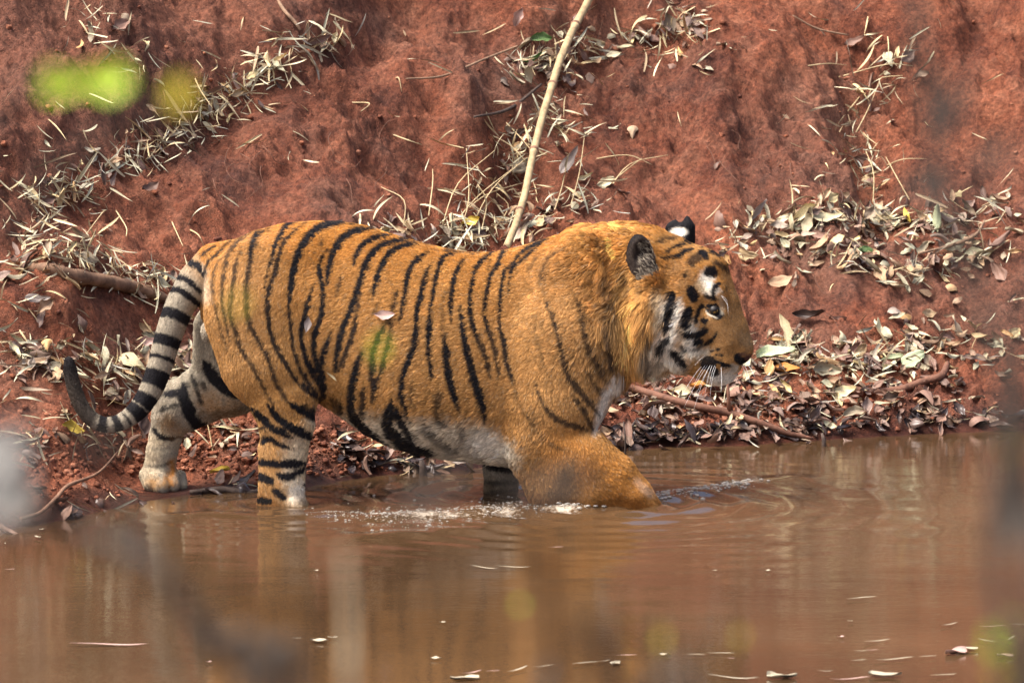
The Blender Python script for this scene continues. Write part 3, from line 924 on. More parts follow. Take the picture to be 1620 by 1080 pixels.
# head: pale areas, then marks
Hs = lambda pts, w, col='black', s=1.0, soft=1.6: stroke('H', pts, w, col, s, soft)
Hs([(240, 180), (340, 190), (430, 220), (520, 270)], 50, 'flank', .8, 14)
Hs([(290, 330), (370, 310), (380, 370), (330, 400)], 34, 'tan', .7, 12)
Hs([(230, 440), (250, 530), (230, 600)], 26, 'cream', .8, 10)
Hs([(345, 470), (330, 540), (310, 620), (300, 680)], 24, 'white', .95, 8)
Hs([(395, 560), (385, 650), (380, 700), (430, 720)], 34, 'pale', .9, 10)
Hs([(200, 690), (210, 780), (260, 810)], 40, 'pale', .9, 14)
Hs([(250, 770), (310, 760), (350, 800)], 36, 'pale', .9, 14)
Hs([(250, 640), (300, 720), (350, 790)], 40, 'white', .75, 14)
Hs([(410, 600), (400, 660), (390, 720)], 28, 'white', .7, 10)
Hs([(270, 470), (262, 560)], 16, 'white', .7, 8)
Hs([(60, 600), (95, 690), (140, 800)], 34, 'gold', .8, 16)
Hs([(470, 340), (480, 390), (500, 430)], 36, 'white', .95, 6)
Hs([(430, 380), (455, 420)], 18, 'cream', .8, 8)
Hs([(540, 440), (545, 480), (552, 500)], 11, 'pale', .55, 5)
Hs([(560, 340), (610, 400), (615, 450)], 22, 'tan', .8, 10)
Hs([(585, 480), (620, 580), (650, 680)], 60, 'brown', .75, 18)
Hs([(480, 560), (540, 640), (570, 720)], 50, 'brown', .4, 18)
Hs([(660, 630), (690, 690)], 26, 'mud', .6, 12)
Hs([(480, 560), (540, 620), (520, 690)], 34, 'tan', .6, 14)
Hs([(430, 720), (480, 700)], 22, 'pale', .8, 8)
Hs([(500, 830), (560, 850), (590, 820)], 40, 'white', .95, 8)
Hs([(560, 785), (620, 790)], 8, 'pale', .8, 4)
N = lambda pts, w, col='black', s=1.0, soft=1.3: stroke('N', pts, w, col, s, soft)
N([(55, 175), (75, 220), (100, 265)], [28, 40, 34])
N([(52, 320), (30, 400), (10, 480)], [26, 38, 36])
N([(0, 540), (60, 540), (110, 538), (195, 508)], [30, 28, 26, 18])
N([(165, 300), (120, 360), (92, 460)], [18, 16, 12])
N([(272, 508), (238, 570), (160, 618)], [10, 14, 14])
N([(95, 600), (140, 580)], 26)
N([(148, 420), (180, 446)], 18)
N([(150, 490), (190, 500)], 14, s=.8)
N([(170, 330), (240, 312), (275, 350), (310, 405)], [14, 16, 22, 20])
N([(180, 340), (215, 385), (275, 425)], 14)
N([(255, 370), (285, 405)], 26)
N([(176, 352), (205, 385), (262, 412)], 5, 'pale', .85)
N([(300, 330), (310, 375)], 12, 'pale', .5, 3)
N([(150, 610), (120, 640), (60, 660)], 12, s=.7)
N([(150, 790), (195, 740), (230, 790), (255, 850)], [30, 44, 40, 30], s=.97)
N([(200, 712), (260, 738), (330, 772), (405, 782)], [16, 15, 14, 10])
N([(270, 645), (274, 647)], 13); N([(298, 690), (302, 692)], 12); N([(222, 660), (226, 662)], 11); N([(258, 680), (262, 682)], 11)
N([(220, 700), (330, 735)], 4, s=.6)
N([(425, 695), (440, 735), (505, 754)], [26, 34, 24], 'black')
N([(440, 690), (500, 700), (555, 690)], 14, 'nose', .8)
N([(490, 728), (555, 722)], 22, 'nose2')
N([(380, 770), (430, 790)], 12, 'pale', .8, 3)
N([(360, 840), (400, 810)], 20, 'grey', .7, 4)
M = lambda pts, w, s=1.0, soft=1.6: stroke('M', pts, w, 'black', s, soft)
M([(590, 495), (680, 455), (760, 420), (860, 408)], [12, 20, 20, 12])
M([(540, 570), (640, 560), (740, 540), (820, 490), (920, 468)], [18, 18, 26, 30, 24])
M([(470, 400), (560, 360), (700, 335), (750, 315)], [18, 22, 18, 16], .8, 3)
M([(860, 610), (920, 585), (990, 545)], [36, 54, 44], .85, 3)
M([(865, 385), (965, 360)], 30)
M([(810, 375), (835, 370)], 18)
M([(985, 430), (1100, 425)], 20)
M([(975, 490), (1040, 520), (1060, 575)], [26, 40, 34])
M([(1090, 475), (1180, 510), (1230, 560)], 24)
M([(1130, 610), (1240, 650), (1330, 730)], [20, 34, 28], .85, 3)
M([(1065, 735), (1120, 705), (1150, 750)], 50)
M([(1215, 845), (1165, 885), (1140, 960), (1155, 1030)], [34, 28, 24, 20])
M([(1035, 985), (1110, 1020), (1180, 1045)], [22, 26, 20])
M([(800, 765), (830, 745)], 24, .85, 3)
M([(660, 985), (650, 1040)], 52)
M([(1270, 850), (1290, 940)], 28, .45, 5)
M([(1380, 900), (1400, 1000)], 22, .35, 6)
H2 = lambda pts, w, s=1.0, soft=2: stroke('H', pts, w, 'black', s, soft)
H2([(312, 430), (300, 510), (285, 570), (272, 630)], [18, 20, 18, 12])
H2([(285, 645), (255, 690), (228, 718)], [12, 16, 14], .95)
H2([(300, 703), (340, 740), (378, 786)], [11, 17, 15])
H2([(355, 680), (366, 712)], 10, .8)
H2([(180, 620), (182, 720), (180, 830)], 9, .7, 4)


def tail_param(V):
    T = np.array([P(a, b, y) for a, b, y, r in TS])
    seg = np.concatenate([[0], np.cumsum(np.linalg.norm(np.diff(T, axis=0), axis=1))])
    i = np.empty(len(V), int); t = np.empty(len(V))
    for c in range(0, len(V), 20000):
        d = ((V[c:c + 20000, None, :] - T[None]) ** 2).sum(2)
        i[c:c + 20000] = d.argmin(1)
    j = np.clip(i, 1, len(T) - 2)
    tan = T[j + 1] - T[j - 1]; tan /= np.linalg.norm(tan, axis=1)[:, None]
    return seg[i] + ((V - T[i]) * tan).sum(1), tan, T, seg


def side_map(V, reg):
    """side-on coordinates of the coat (photo pixels), folded about the middle of the body and of the head"""
    X, Y, Z = V[:, 0].copy(), V[:, 1].copy(), V[:, 2]
    nearish = np.isin(reg, (TRUNK, NHIND, NFORE))
    Y[nearish] = -np.abs(Y[nearish])
    hd = (reg == HEAD)
    yl = (X - HX0) * sh + (Y - HY0) * ch
    xl = (X - HX0) * ch - (Y - HY0) * sh
    yl = -np.abs(yl)
    X[hd] = (HX0 + xl * ch + yl * sh)[hd]; Y[hd] = (HY0 - xl * sh + yl * ch)[hd]
    return pix(X, Y, Z)


def pelt(V, reg, jit=0.0):
    u, v = side_map(V, reg)
    if jit: u, v = u + RNG.normal(0, jit, len(u)), v + RNG.normal(0, jit, len(u))
    n1 = fbm(V[:, 0] * 9, V[:, 1] * 9, V[:, 2] * 9, 3)
    n2 = fbm(V[:, 0] * 60, V[:, 1] * 60, V[:, 2] * 60, 2)
    du = u + n2 * 2.0; dv = v + n1 * 2.5
    c = np.empty((len(V), 3))
    back, flank = np.array(CO['back']), np.array(CO['flank'])
    t = smooth01(340, 560, v + 60 * n1)[:, None]
    c[:] = back * (1 - t) + flank * t
    body = np.isin(reg, (TRUNK, NHIND, NFORE, HEAD))
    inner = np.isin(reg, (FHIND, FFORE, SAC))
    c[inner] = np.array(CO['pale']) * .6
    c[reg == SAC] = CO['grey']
    # tail
    tl = np.where(reg == TAIL)[0]
    if len(tl):
        s, _, T, seg = tail_param(V[tl])
        base = np.array(CO['pale'])[None].repeat(len(tl), 0)
        s2 = s + n2[tl] * .004 + .006 * np.sin(V[tl, 1] * 60)
        top = smooth01(.12, .0, s)[:, None]
        base = base * .58 * (1 - top) + np.array(CO['tan']) * top
        blk = np.zeros(len(tl))
        for a, b, hl in ((318, 436, 5), (303, 452, 4), (291, 470, 5), (280, 499, 8.5), (264, 537, 8.5), (255, 562, 3.5), (250, 582, 6), (244, 603, 9), (231, 634, 11),
                         (217, 652, 10), (203, 663, 2), (189, 670, 6.5), (168, 671, 8)):
            k = np.argmin(((T - np.array(P(a, b, -.02))) ** 2).sum(1))
            blk = np.maximum(blk, smooth01(hl * PXM + .004, hl * PXM - .004, np.abs(s2 - seg[k])))
        k = np.argmin(((T - np.array(P(155, 668, -.02))) ** 2).sum(1))
        tip = smooth01(seg[k], seg[k] + .03, s)
        base = base * (1 - .9 * tip[:, None]) + np.array(CO['dark']) * .9 * tip[:, None]
        tip2 = smooth01(seg[-1] - .12, seg[-1], s)
        blk = np.maximum(blk, tip2 * .9)
        c[tl] = base * (1 - blk[:, None]) + np.array(CO['black']) * blk[:, None]
    sets = {'body': body, 'fhind': reg == FHIND, 'ffore': reg == FFORE}
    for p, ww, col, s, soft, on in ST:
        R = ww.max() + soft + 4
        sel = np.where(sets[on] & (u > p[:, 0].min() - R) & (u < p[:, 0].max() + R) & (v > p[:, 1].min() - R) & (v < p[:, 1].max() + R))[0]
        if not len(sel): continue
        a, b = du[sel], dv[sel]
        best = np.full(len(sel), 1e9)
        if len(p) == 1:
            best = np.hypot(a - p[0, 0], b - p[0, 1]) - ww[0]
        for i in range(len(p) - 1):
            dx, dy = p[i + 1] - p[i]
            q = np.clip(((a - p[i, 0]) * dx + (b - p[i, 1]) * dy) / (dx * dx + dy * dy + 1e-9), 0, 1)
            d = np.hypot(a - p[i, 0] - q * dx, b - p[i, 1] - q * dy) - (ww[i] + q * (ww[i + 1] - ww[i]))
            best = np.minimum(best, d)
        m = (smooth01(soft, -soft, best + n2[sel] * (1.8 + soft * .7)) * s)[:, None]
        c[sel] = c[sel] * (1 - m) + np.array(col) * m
    # ears
    ne = reg == NEAR_EAR
    a = np.hypot((u - 1014) / 26, (v - 412) / 42)
    k = smooth01(.75, 1.0, a)[:, None]
    ear = np.array((.045, .033, .027)) * (1 - k) + np.array(CO['black']) * k
    lo = (smooth01(418, 448, v) * smooth01(1003, 1018, u))[:, None]
    ear = ear * (1 - lo) + np.array((.26, .215, .16)) * lo
    c[ne] = ear[ne]
    fe_ = reg == FAR_EAR
    sp_ = smooth01(1.25, .8, np.hypot((u - 1074) / 14, (v - 367) / 7))[:, None]
    earf = np.array(CO['black']) * (1 - sp_) + np.array(CO['white']) * sp_
    c[fe_] = earf[fe_]
    # wet, muddied legs at the water line: the fur itself is stained
    leg = np.isin(reg, (NHIND, NFORE, FFORE))
    wet = (smooth01(.07, .005, V[:, 2] + .035 * n1) * .8 * leg)[:, None]
    c = c * (1 - wet) + c * np.array(CO['mud']) * 1.6 * wet
    return np.clip(c, .004, .85), u, v


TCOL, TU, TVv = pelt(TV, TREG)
# ------------------------------------------------------------------ tiger objects
tiger = bpy.data.objects.new("tiger", None)
COL.objects.link(tiger)
tag(tiger, "orange and black striped male tiger wading right through shallow muddy water, head lowered", "tiger")

mat_body, t_, b_ = material("pelt_skin", .75, .15)
at = t_.nodes.new("ShaderNodeAttribute"); at.attribute_name = "pelt"
t_.links.new(at.outputs["Color"], b_.inputs["Base Color"])
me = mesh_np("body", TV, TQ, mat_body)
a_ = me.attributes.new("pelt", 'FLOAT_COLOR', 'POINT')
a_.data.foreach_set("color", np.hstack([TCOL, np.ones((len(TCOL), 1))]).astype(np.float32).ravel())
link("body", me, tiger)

# --- lie of the coat: (px, py, direction on the flank, hair length mm, lift degrees)
LIE = np.array([
    (340, 450, -.3, 1, 13, 18), (420, 380, -1, .25, 13, 18), (420, 500, -.5, .85, 13, 18), (450, 620, -.15, 1, 12, 18), (450, 760, .05, 1, 11, 16),
    (500, 640, -.3, 1, 18, 22), (560, 400, -1, .3, 14, 18), (560, 560, -.9, .45, 15, 18), (560, 680, -.8, .6, 24, 26), (650, 715, -.9, .45, 30, 28), (760, 715, -.9, .4, 34, 28),
    (700, 420, -1, .15, 14, 18), (720, 580, -.95, .35, 15, 18), (800, 420, -1, .2, 15, 20), (820, 560, -.8, .6, 15, 18), (830, 680, -.5, .9, 20, 22),
    (880, 640, -.3, 1, 14, 16), (900, 500, -.75, .65, 16, 18), (920, 720, .2, 1, 14, 18), (980, 750, .75, .65, 15, 20), (1015, 775, .8, .6, 12, 18),
    (900, 390, -.95, .3, 22, 24), (950, 365, -.95, .1, 36, 34), (1000, 356, -.85, -.25, 40, 42), (1030, 365, -.8, -.3, 30, 40), (960, 420, -.95, .3, 36, 26), (960, 470, -.85, .5, 36, 24),
    (960, 560, -.5, .9, 30, 20), (940, 640, -.3, 1, 18, 18), (1000, 440, -.85, .5, 52, 30), (1000, 480, -.6, .8, 66, 30), (1005, 515, -.35, .95, 78, 28), (1012, 560, -.05, 1, 72, 22), (1025, 590, 0, 1, 50, 20),
    (1035, 560, -.1, 1, 42, 20), (1060, 590, -.1, 1, 34, 18), (1045, 480, -.55, .8, 30, 22), (1070, 520, -.6, .7, 24, 20), (1090, 560, -.6, .6, 17, 18),
    (1070, 430, -.85, .1, 11, 20), (1060, 385, -.9, -.15, 13, 22), (1040, 442, -.6, -.75, 27, 36), (1047, 412, -.8, -.5, 22, 34), (1022, 452, -.9, .3, 30, 30), (1100, 400, -.8, -.4, 9, 20), (1130, 430, -.6, -.7, 8, 18), (1110, 460, -.85, -.1, 9, 18),
    (1150, 480, -.4, -.9, 5, 16), (1130, 520, -.8, .1, 6, 16), (1170, 520, -.3, -.95, 4, 15), (1185, 550, -.4, -.9, 3.5, 14), (1140, 560, -.9, .3, 7, 16),
    (1165, 575, -.6, .6, 5, 16), (1140, 600, -.45, .85, 15, 20), (1110, 590, -.6, .8, 12, 18),
    # far legs are keyed by their own spots below
    (370, 560, -.4, .9, 13, 18), (340, 610, -.8, .5, 13, 18), (270, 650, -.25, 1, 11, 18), (250, 740, 0, 1, 10, 16), (260, 770, .1, 1, 6, 14), (795, 760, 0, 1, 13, 18),
], float)

tri = np.vstack([TQ[:, [0, 1, 2]], TQ[:, [0, 2, 3]]])
ta, tb, tc = TV[tri[:, 0]], TV[tri[:, 1]], TV[tri[:, 2]]
tn = np.cross(tb - ta, tc - ta); ar = np.linalg.norm(tn, axis=1) / 2; tn /= (2 * ar[:, None] + 1e-12)
treg = TREG[tri[:, 0]]
ctr = (ta + tb + tc) / 3
dens = np.where(tn[:, 1] < .25, 1.0, .22)
hd = np.isin(treg, (HEAD, NEAR_EAR, FAR_EAR)); dens = dens * np.where(hd, 2.2, 1.0)
dens[ctr[:, 2] < -.03] = 0
cu, cv = TU[tri[:, 0]], TVv[tri[:, 0]]
bare = (np.hypot((cu - 1183) / 12, (cv - 572) / 7) < 1) & (treg == HEAD)
bare |= (np.hypot((cu - 1129) / 13, (cv - 493) / 9) < 1) & (treg == HEAD)
bare |= (np.hypot((cu - 1120) / 13, (cv - 581) / 7) < 1) & (treg == HEAD)
dens[bare] = 0
NH = 460000
wgt = ar * dens
pick = RNG.choice(len(tri), NH, p=wgt / wgt.sum())
r1, r2 = np.sqrt(RNG.random(NH)), RNG.random(NH)
w0, w1, w2 = 1 - r1, r1 * (1 - r2), r1 * r2
root = ta[pick] * w0[:, None] + tb[pick] * w1[:, None] + tc[pick] * w2[:, None]
nor = TN[tri[pick, 0]] * w0[:, None] + TN[tri[pick, 1]] * w1[:, None] + TN[tri[pick, 2]] * w2[:, None]
nor /= np.linalg.norm(nor, axis=1)[:, None]
hreg = treg[pick]
hu, hv = side_map(root, hreg)
# blend the lie of the coat from the nearest control spots
num = np.zeros((NH, 4)); den = np.zeros(NH)
far_ = np.isin(hreg, (FHIND, FFORE, SAC))
for i, (a, b, dx, dy, L, lf) in enumerate(LIE):
    ww = 1 / (((hu - a) ** 2 + (hv - b) ** 2) / 900 + .08) ** 2.2
    isfar = i >= len(LIE) - 6
    ww = np.where(far_ == isfar, ww, 0)
    l = math.hypot(dx, dy)
    num += ww[:, None] * np.array([dx / l, dy / l, L, lf]); den += ww
num /= den[:, None]
dirv = np.stack([num[:, 0], np.zeros(NH), -num[:, 1]], 1)
L = num[:, 2] * .001; lift = np.radians(num[:, 3])
# the head's coat is combed in its own frame on the far side too
tl = hreg == TAIL
_, ttan, _, _ = tail_param(root[tl])
dirv[tl] = ttan; L[tl] = .010; lift[tl] = math.radians(16)
ea = hreg == NEAR_EAR
dirv[ea] = (-.35, 0, .9); L[ea] = .012; lift[ea] = math.radians(22)
tuft = ea & (hu > 1012) & (RNG.random(NH) < .10) & (hv > 385)
dirv[tuft] = (-.75, 0, .65); L[tuft] = .036; lift[tuft] = math.radians(24)
fa = hreg == FAR_EAR
dirv[fa] = (0, .1, 1); L[fa] = .007; lift[fa] = math.radians(18)
# tufts: the lie wanders a little over a few centimetres and over a few millimetres
def rot_about(v, n, ang):
    c, s = np.cos(ang)[:, None], np.sin(ang)[:, None]
    return v * c + np.cross(n, v) * s + n * (n * v).sum(1)[:, None] * (1 - c)
dirv = dirv - nor * (dirv * nor).sum(1)[:, None]
dirv /= np.linalg.norm(dirv, axis=1)[:, None] + 1e-9
amp = np.clip(L / .016, .7, 2.2)
ang = fbm(root[:, 0] * 18, root[:, 1] * 18, root[:, 2] * 18, 2) * .35 * amp + noise3(root[:, 0] * 95, root[:, 1] * 95, root[:, 2] * 95) * .42 * amp + RNG.normal(0, .10, NH)
dirv = rot_about(dirv, nor, ang)
L *= np.where(hreg == HEAD, .92, np.where(L > .035, 1.15, .78))
lift *= .95
L *= np.clip(RNG.normal(1, .2, NH), .45, 1.6) * (1 + .3 * noise3(root[:, 0] * 40, root[:, 1] * 40, root[:, 2] * 40))
lift *= np.clip(RNG.normal(1, .3, NH), .3, 2) * (1 + .5 * noise3(root[:, 0] * 70 + 9, root[:, 1] * 70, root[:, 2] * 70))
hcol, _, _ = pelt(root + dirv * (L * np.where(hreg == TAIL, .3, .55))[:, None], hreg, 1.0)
NPT = 5
tt = np.linspace(0, 1, NPT)
side = np.cross(nor, dirv)
curl = RNG.normal(0, .12, NH)
pos = np.empty((NH, NPT, 3), np.float32)
down = np.array([0, 0, -1.0])
droop = np.clip((L - .02) / .04, 0, 1)[:, None]
for k, t in enumerate(tt):
    h = np.sin(lift) * (t - .42 * t * t)
    p = root + nor * (L * h)[:, None] + dirv * (L * np.cos(lift) * t)[:, None] + side * (L * curl * t * t)[:, None]
    p = p + down * droop * (L * .25 * t * t)[:, None]
    pos[:, k] = p - nor * .0015 * (t == 0)
# strands gather into tufts: each strand leans towards the tip of the nearest guide strand
from mathutils.kdtree import KDTree
gp = np.clip((.0045 / np.clip(.0012 + L * .27, .0030, .022)) ** 2, .02, 1.8) / 20
gi = np.where(RNG.random(NH) < gp)[0]
kd = KDTree(len(gi))
for k, i in enumerate(gi): kd.insert(root[i], k)
kd.balance()
find = kd.find
near = gi[np.fromiter((find(p)[1] for p in root.tolist()), int, NH)]
same = (hreg[near] == hreg)
cf = np.where(same, np.clip(RNG.normal(.42, .15, NH) + np.clip((L - .018) * 9, 0, .42), 0, .95), 0)
gd = np.linalg.norm(root[near] - root, axis=1)
cf *= np.clip(1.6 - gd / .018, 0, 1)
for k, t in enumerate(tt):
    m_ = (cf * t ** 1.3)[:, None]
    pos[:, k] = pos[:, k] * (1 - m_) + (pos[near, k] if k == 0 else pos[near, k].copy()) * m_
tuftb = np.exp(RNG.normal(0, .15, NH) * np.clip(.85 + (L - .015) / .026, .7, 2.3))[near]
rad = np.empty((NH, NPT), np.float32)
rr = np.where(hreg == HEAD, .0007, .0009) * (1 + .25 * np.clip((L - .015) / .03, 0, 1))
for k, t in enumerate(tt): rad[:, k] = rr * (1 - .8 * t ** 1.6)
bright = tuftb * np.exp(RNG.normal(0, .16, NH)) * (1 + .22 * noise3(root[:, 0] * 26, root[:, 1] * 26, root[:, 2] * 26 + 4))
lum = hcol.mean(1)
bright = bright * (1 + .08 * np.clip((L - .03) / .03, 0, 1))
hcol = hcol * bright[:, None]
pale_hair = (RNG.random(NH) < .06) & (lum > .13)
hcol[pale_hair] = hcol[pale_hair] * .5 + np.array((.40, .33, .22)) * .5
hcol[tuft] = np.array((.34, .29, .22)) * RNG.uniform(.35, 1.2, (tuft.sum(), 1))
stray = (RNG.random(NH) < .05) & (lum < .03) & np.isin(hreg, (HEAD, TRUNK))
hcol[stray] = hcol[stray] + np.array((.08, .05, .02))
hc = bpy.data.hair_curves.new("fur")
hc.add_curves([NPT] * NH)
hc.position_data.foreach_set("vector", pos.ravel())
ra = hc.attributes.get("radius") or hc.attributes.new("radius", 'FLOAT', 'POINT')
ra.data.foreach_set("value", rad.ravel())
ca = hc.attributes.new("pelt", 'FLOAT_COLOR', 'CURVE')
ca.data.foreach_set("color", np.hstack([np.clip(hcol, .003, .9), np.ones((NH, 1))]).astype(np.float32).ravel())
mat_fur, t_, b_ = material("fur", .6, .15)
at = t_.nodes.new("ShaderNodeAttribute"); at.attribute_name = "pelt"
hi = t_.nodes.new("ShaderNodeHairInfo")
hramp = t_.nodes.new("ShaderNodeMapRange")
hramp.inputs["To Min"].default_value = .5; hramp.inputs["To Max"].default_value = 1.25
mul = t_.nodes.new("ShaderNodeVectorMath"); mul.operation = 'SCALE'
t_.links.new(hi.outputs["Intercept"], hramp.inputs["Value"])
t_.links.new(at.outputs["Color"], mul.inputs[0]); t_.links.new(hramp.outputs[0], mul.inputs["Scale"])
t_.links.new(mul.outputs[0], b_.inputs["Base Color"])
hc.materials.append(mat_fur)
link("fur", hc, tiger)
del pos, rad, num

# --- eyes, whiskers
mat_eye, t_, b_ = material("eye", .08, .6)
at = t_.nodes.new("ShaderNodeAttribute"); at.attribute_name = "iris"
t_.links.new(at.outputs["Color"], b_.inputs["Base Color"])
mat_lid, _, b_ = material("eyelid", .5, .4)
b_.inputs["Base Color"].default_value = (.014, .011, .010, 1)
mat_wh, _, b_ = material("whisker", .35, .4)
b_.inputs["Base Color"].default_value = (.85, .83, .80, 1)


def eye_mesh():
    V, F, Cc = [], [], []
    nr, ns, R = 22, 32, .0155
    for i in range(nr + 1):
        th = math.pi * i / nr
        for k in range(ns):
            ph = 2 * math.pi * k / ns
            V.append((R * math.cos(th), R * math.sin(th) * math.cos(ph), R * math.sin(th) * math.sin(ph)))
            d = math.degrees(th)
            c = (.006, .006, .006) if d < 16 else ((.34, .20, .045) if d < 32 else ((.22, .125, .03) if d < 44 else (.012, .010, .010)))
            Cc.append(c + (1,))
    for i in range(nr):
        for k in range(ns):
            F.append((i * ns + k, (i + 1) * ns + k, (i + 1) * ns + (k + 1) % ns, i * ns + (k + 1) % ns))
    m = mesh_np("eye", V, F, mat_eye)
    a = m.attributes.new("iris", 'FLOAT_COLOR', 'POINT')
    a.data.foreach_set("color", np.array(Cc, np.float32).ravel())
    return m


em = eye_mesh()
ec = Vector(hp(1129.5, 490.5, -.080))
for i, c in enumerate((ec, Vector(hmirror(ec)))):
    o = link("eye", em, tiger)
    o.location = c
    yaw = -math.radians(62) if i == 0 else math.radians(32)
    o.rotation_euler = (0, math.radians(8), yaw)
    for up in (1, -1):                      # lids: shells round the eyeball that leave a slanting gap
        LV, LF = [], []
        for a in range(9):
            ea_ = math.radians((8 if up > 0 else -15) + up * 9 * a)
            for b in range(15):
                az = math.radians(-80 + 160 * b / 14)
                open_ = math.cos(az) ** .8
                el = ea_ * (open_ if a == 0 else open_ + (1 - open_) * min(1, a / 4)) if up > 0 else ea_ * (open_ if a == 0 else open_ + (1 - open_) * min(1, a / 4))
                r_ = .0168 + .0012 * min(1, a / 2)
                LV.append((r_ * math.cos(el) * math.cos(az), r_ * math.cos(el) * math.sin(az), r_ * math.sin(el)))
        for a in range(8):
            for b in range(14):
                q = a * 15 + b
                LF.append((q, q + 1, q + 16, q + 15))
        lid = build("eyelid", LV, LF, mat_lid, o)
        lid.rotation_euler = (math.radians(24 if i == 0 else -24), 0, 0)
wh = [((200, 740), (120, 860), (60, 985)), ((212, 742), (120, 900), (48, 1050)), ((222, 748), (165, 890), (112, 1065)), ((236, 752), (190, 900), (158, 1070)),
      ((245, 762), (215, 900), (205, 1000)), ((262, 770), (235, 870), (222, 985)), ((268, 775), (245, 870), (235, 930)), ((298, 790), (302, 880), (298, 955)),
      ((318, 795), (326, 850), (322, 905)), ((186, 690), (130, 735), (70, 800)), ((190, 735), (120, 820), (30, 965)), ((230, 745), (175, 850), (130, 960)),
      ((255, 765), (225, 840), (190, 1010)), ((283, 785), (280, 860), (272, 930)), ((335, 800), (345, 850), (352, 890))]
for iw, q in enumerate(wh):
    if iw in (4, 6, 8, 13, 14): continue
    q = [q[0]] + [(q[0][0] + (a - q[0][0]) * (1.25 if iw % 3 else .8), q[0][1] + (b - q[0][1]) * (1.18 if iw % 3 else .75)) for a, b in q[1:]]
    pts = [hp(1080 + a / 4.907, 420 + b / 4.907, -.075 - .03 * i) for i, (a, b) in enumerate(q)]
    for mir in ((False, True) if iw % 2 else (False,)):
        pp = [hmirror(p) for p in pts] if mir else pts
        pp = spline(pp, 7)
        V, F = tube(pp, np.linspace(.00075, .00022, 7), 5)
        build("whisker", V, F, mat_wh, tiger)
for q in (((460, 775), (485, 830), (500, 895)), ((478, 768), (505, 830), (520, 905)), ((500, 762), (535, 810), (560, 868)), ((280, 225), (340, 265), (357, 390)), ((300, 235), (345, 300), (352, 370))):
    pp = spline([hp(1080 + a / 4.907, 420 + b / 4.907, -.02 - .012 * i if a > 420 else -.085 - .012 * i) for i, (a, b) in enumerate(q)], 7)
    V, F = tube(pp, np.linspace(.0009, .0003, 7) * (1 if q[0][0] > 420 else .4), 5)
    build("whisker", V, F, mat_wh, tiger)
# ------------------------------------------------------------------ litter on the bank
def leaf_material(name, stops, rough=.6, gain=1.0):
    m, t, b = material(name, rough, .3)
    global N_, LK
    N_, LK = t.nodes.new, t.links.new
    oi, ge = N_("ShaderNodeObjectInfo"), N_("ShaderNodeNewGeometry")
    ad = N_("ShaderNodeMath"); ad.operation = 'ADD'; LK(oi.outputs["Random"], ad.inputs[0]); LK(ge.outputs["Random Per Island"], ad.inputs[1])
    fr = N_("ShaderNodeMath"); fr.operation = 'FRACT'; LK(ad.outputs[0], fr.inputs[0])
    c = ramp(fr.outputs[0], stops)
    tcn = N_("ShaderNodeTexCoord")
    blot = ramp(tex(45, 5, .65, tcn.outputs["Object"]), [(.3, (.6, .55, .5)), (.5, (1, 1, 1)), (.7, (1.2, 1.2, 1.18))])
    c = mix(1.0, c, blot, 'MULTIPLY')
    c = mix(1.0, c, (gain,) * 3, 'MULTIPLY')
    LK(c, b.inputs["Base Color"])
    return m


STRAW = leaf_material("dry_straw", [(0, (.60, .52, .33)), (.2, (.50, .45, .31)), (.4, (.43, .42, .31)), (.6, (.56, .44, .24)), (.78, (.36, .27, .16)), (.92, (.24, .17, .11)), (1, (.5, .5, .42))])
DRYLEAF = leaf_material("dry_leaf", [(0, (.56, .46, .24)), (.15, (.38, .25, .15)), (.3, (.22, .14, .10)), (.45, (.60, .54, .36)), (.58, (.12, .07, .05)), (.7, (.42, .40, .27)), (.84, (.30, .24, .20)), (1, (.50, .30, .12))])
BROWNLEAF = leaf_material("brown_leaf", [(0, (.16, .09, .06)), (.25, (.23, .135, .10)), (.5, (.11, .065, .05)), (.7, (.26, .18, .145)), (.85, (.07, .045, .04)), (1, (.34, .22, .13))])
WETLEAF = leaf_material("wet_leaf", [(0, (.06, .04, .035)), (.4, (.035, .028, .03)), (.7, (.11, .07, .055)), (1, (.20, .14, .10))], .25)


def plain(name, c, rough=.6, spec=.3, sc=40, lo=.6, hi=1.2):
    m, t, b = material(name, rough, spec)
    global N_, LK
    N_, LK = t.nodes.new, t.links.new
    tcn = N_("ShaderNodeTexCoord")
    v = ramp(tex(sc, 5, .65, tcn.outputs["Object"]), [(.3, (lo,) * 3), (.7, (hi,) * 3)])
    LK(mix(1.0, tuple(c), v, 'MULTIPLY'), b.inputs["Base Color"])
    return m


def blade(L, W, bend, twist, fold, seed, n=8):
    """narrow lanceolate bamboo leaf, lying along x, centred"""
    r = np.random.default_rng(seed)
    V, F = [], []
    wob = r.normal(0, .12, 3)
    for i in range(n + 1):
        t = i / n
        x = (t - .5) * L
        w_ = W * .5 * (math.sin(math.pi * min(1, .06 + t * .97)) ** .55) * (1 - .25 * t)
        zc = bend * L * (4 * (t - .5) ** 2 - .4) + .012 * L * math.sin(5 * t + wob[0] * 20)
        yc = L * (wob[1] * (t - .5) ** 2 + .022 * math.sin(4 * t + seed))
        an = twist * (t - .5)
        for s in (-1, 0, 1):
            y, z = s * w_, abs(s) * fold * w_
            V.append((x, yc + y * math.cos(an) - z * math.sin(an), zc + y * math.sin(an) + z * math.cos(an)))
    for i in range(n):
        for k in (0, 1):
            a = i * 3 + k
            F.append((a, a + 1, a + 4, a + 3))
    return np.array(V), np.array(F)


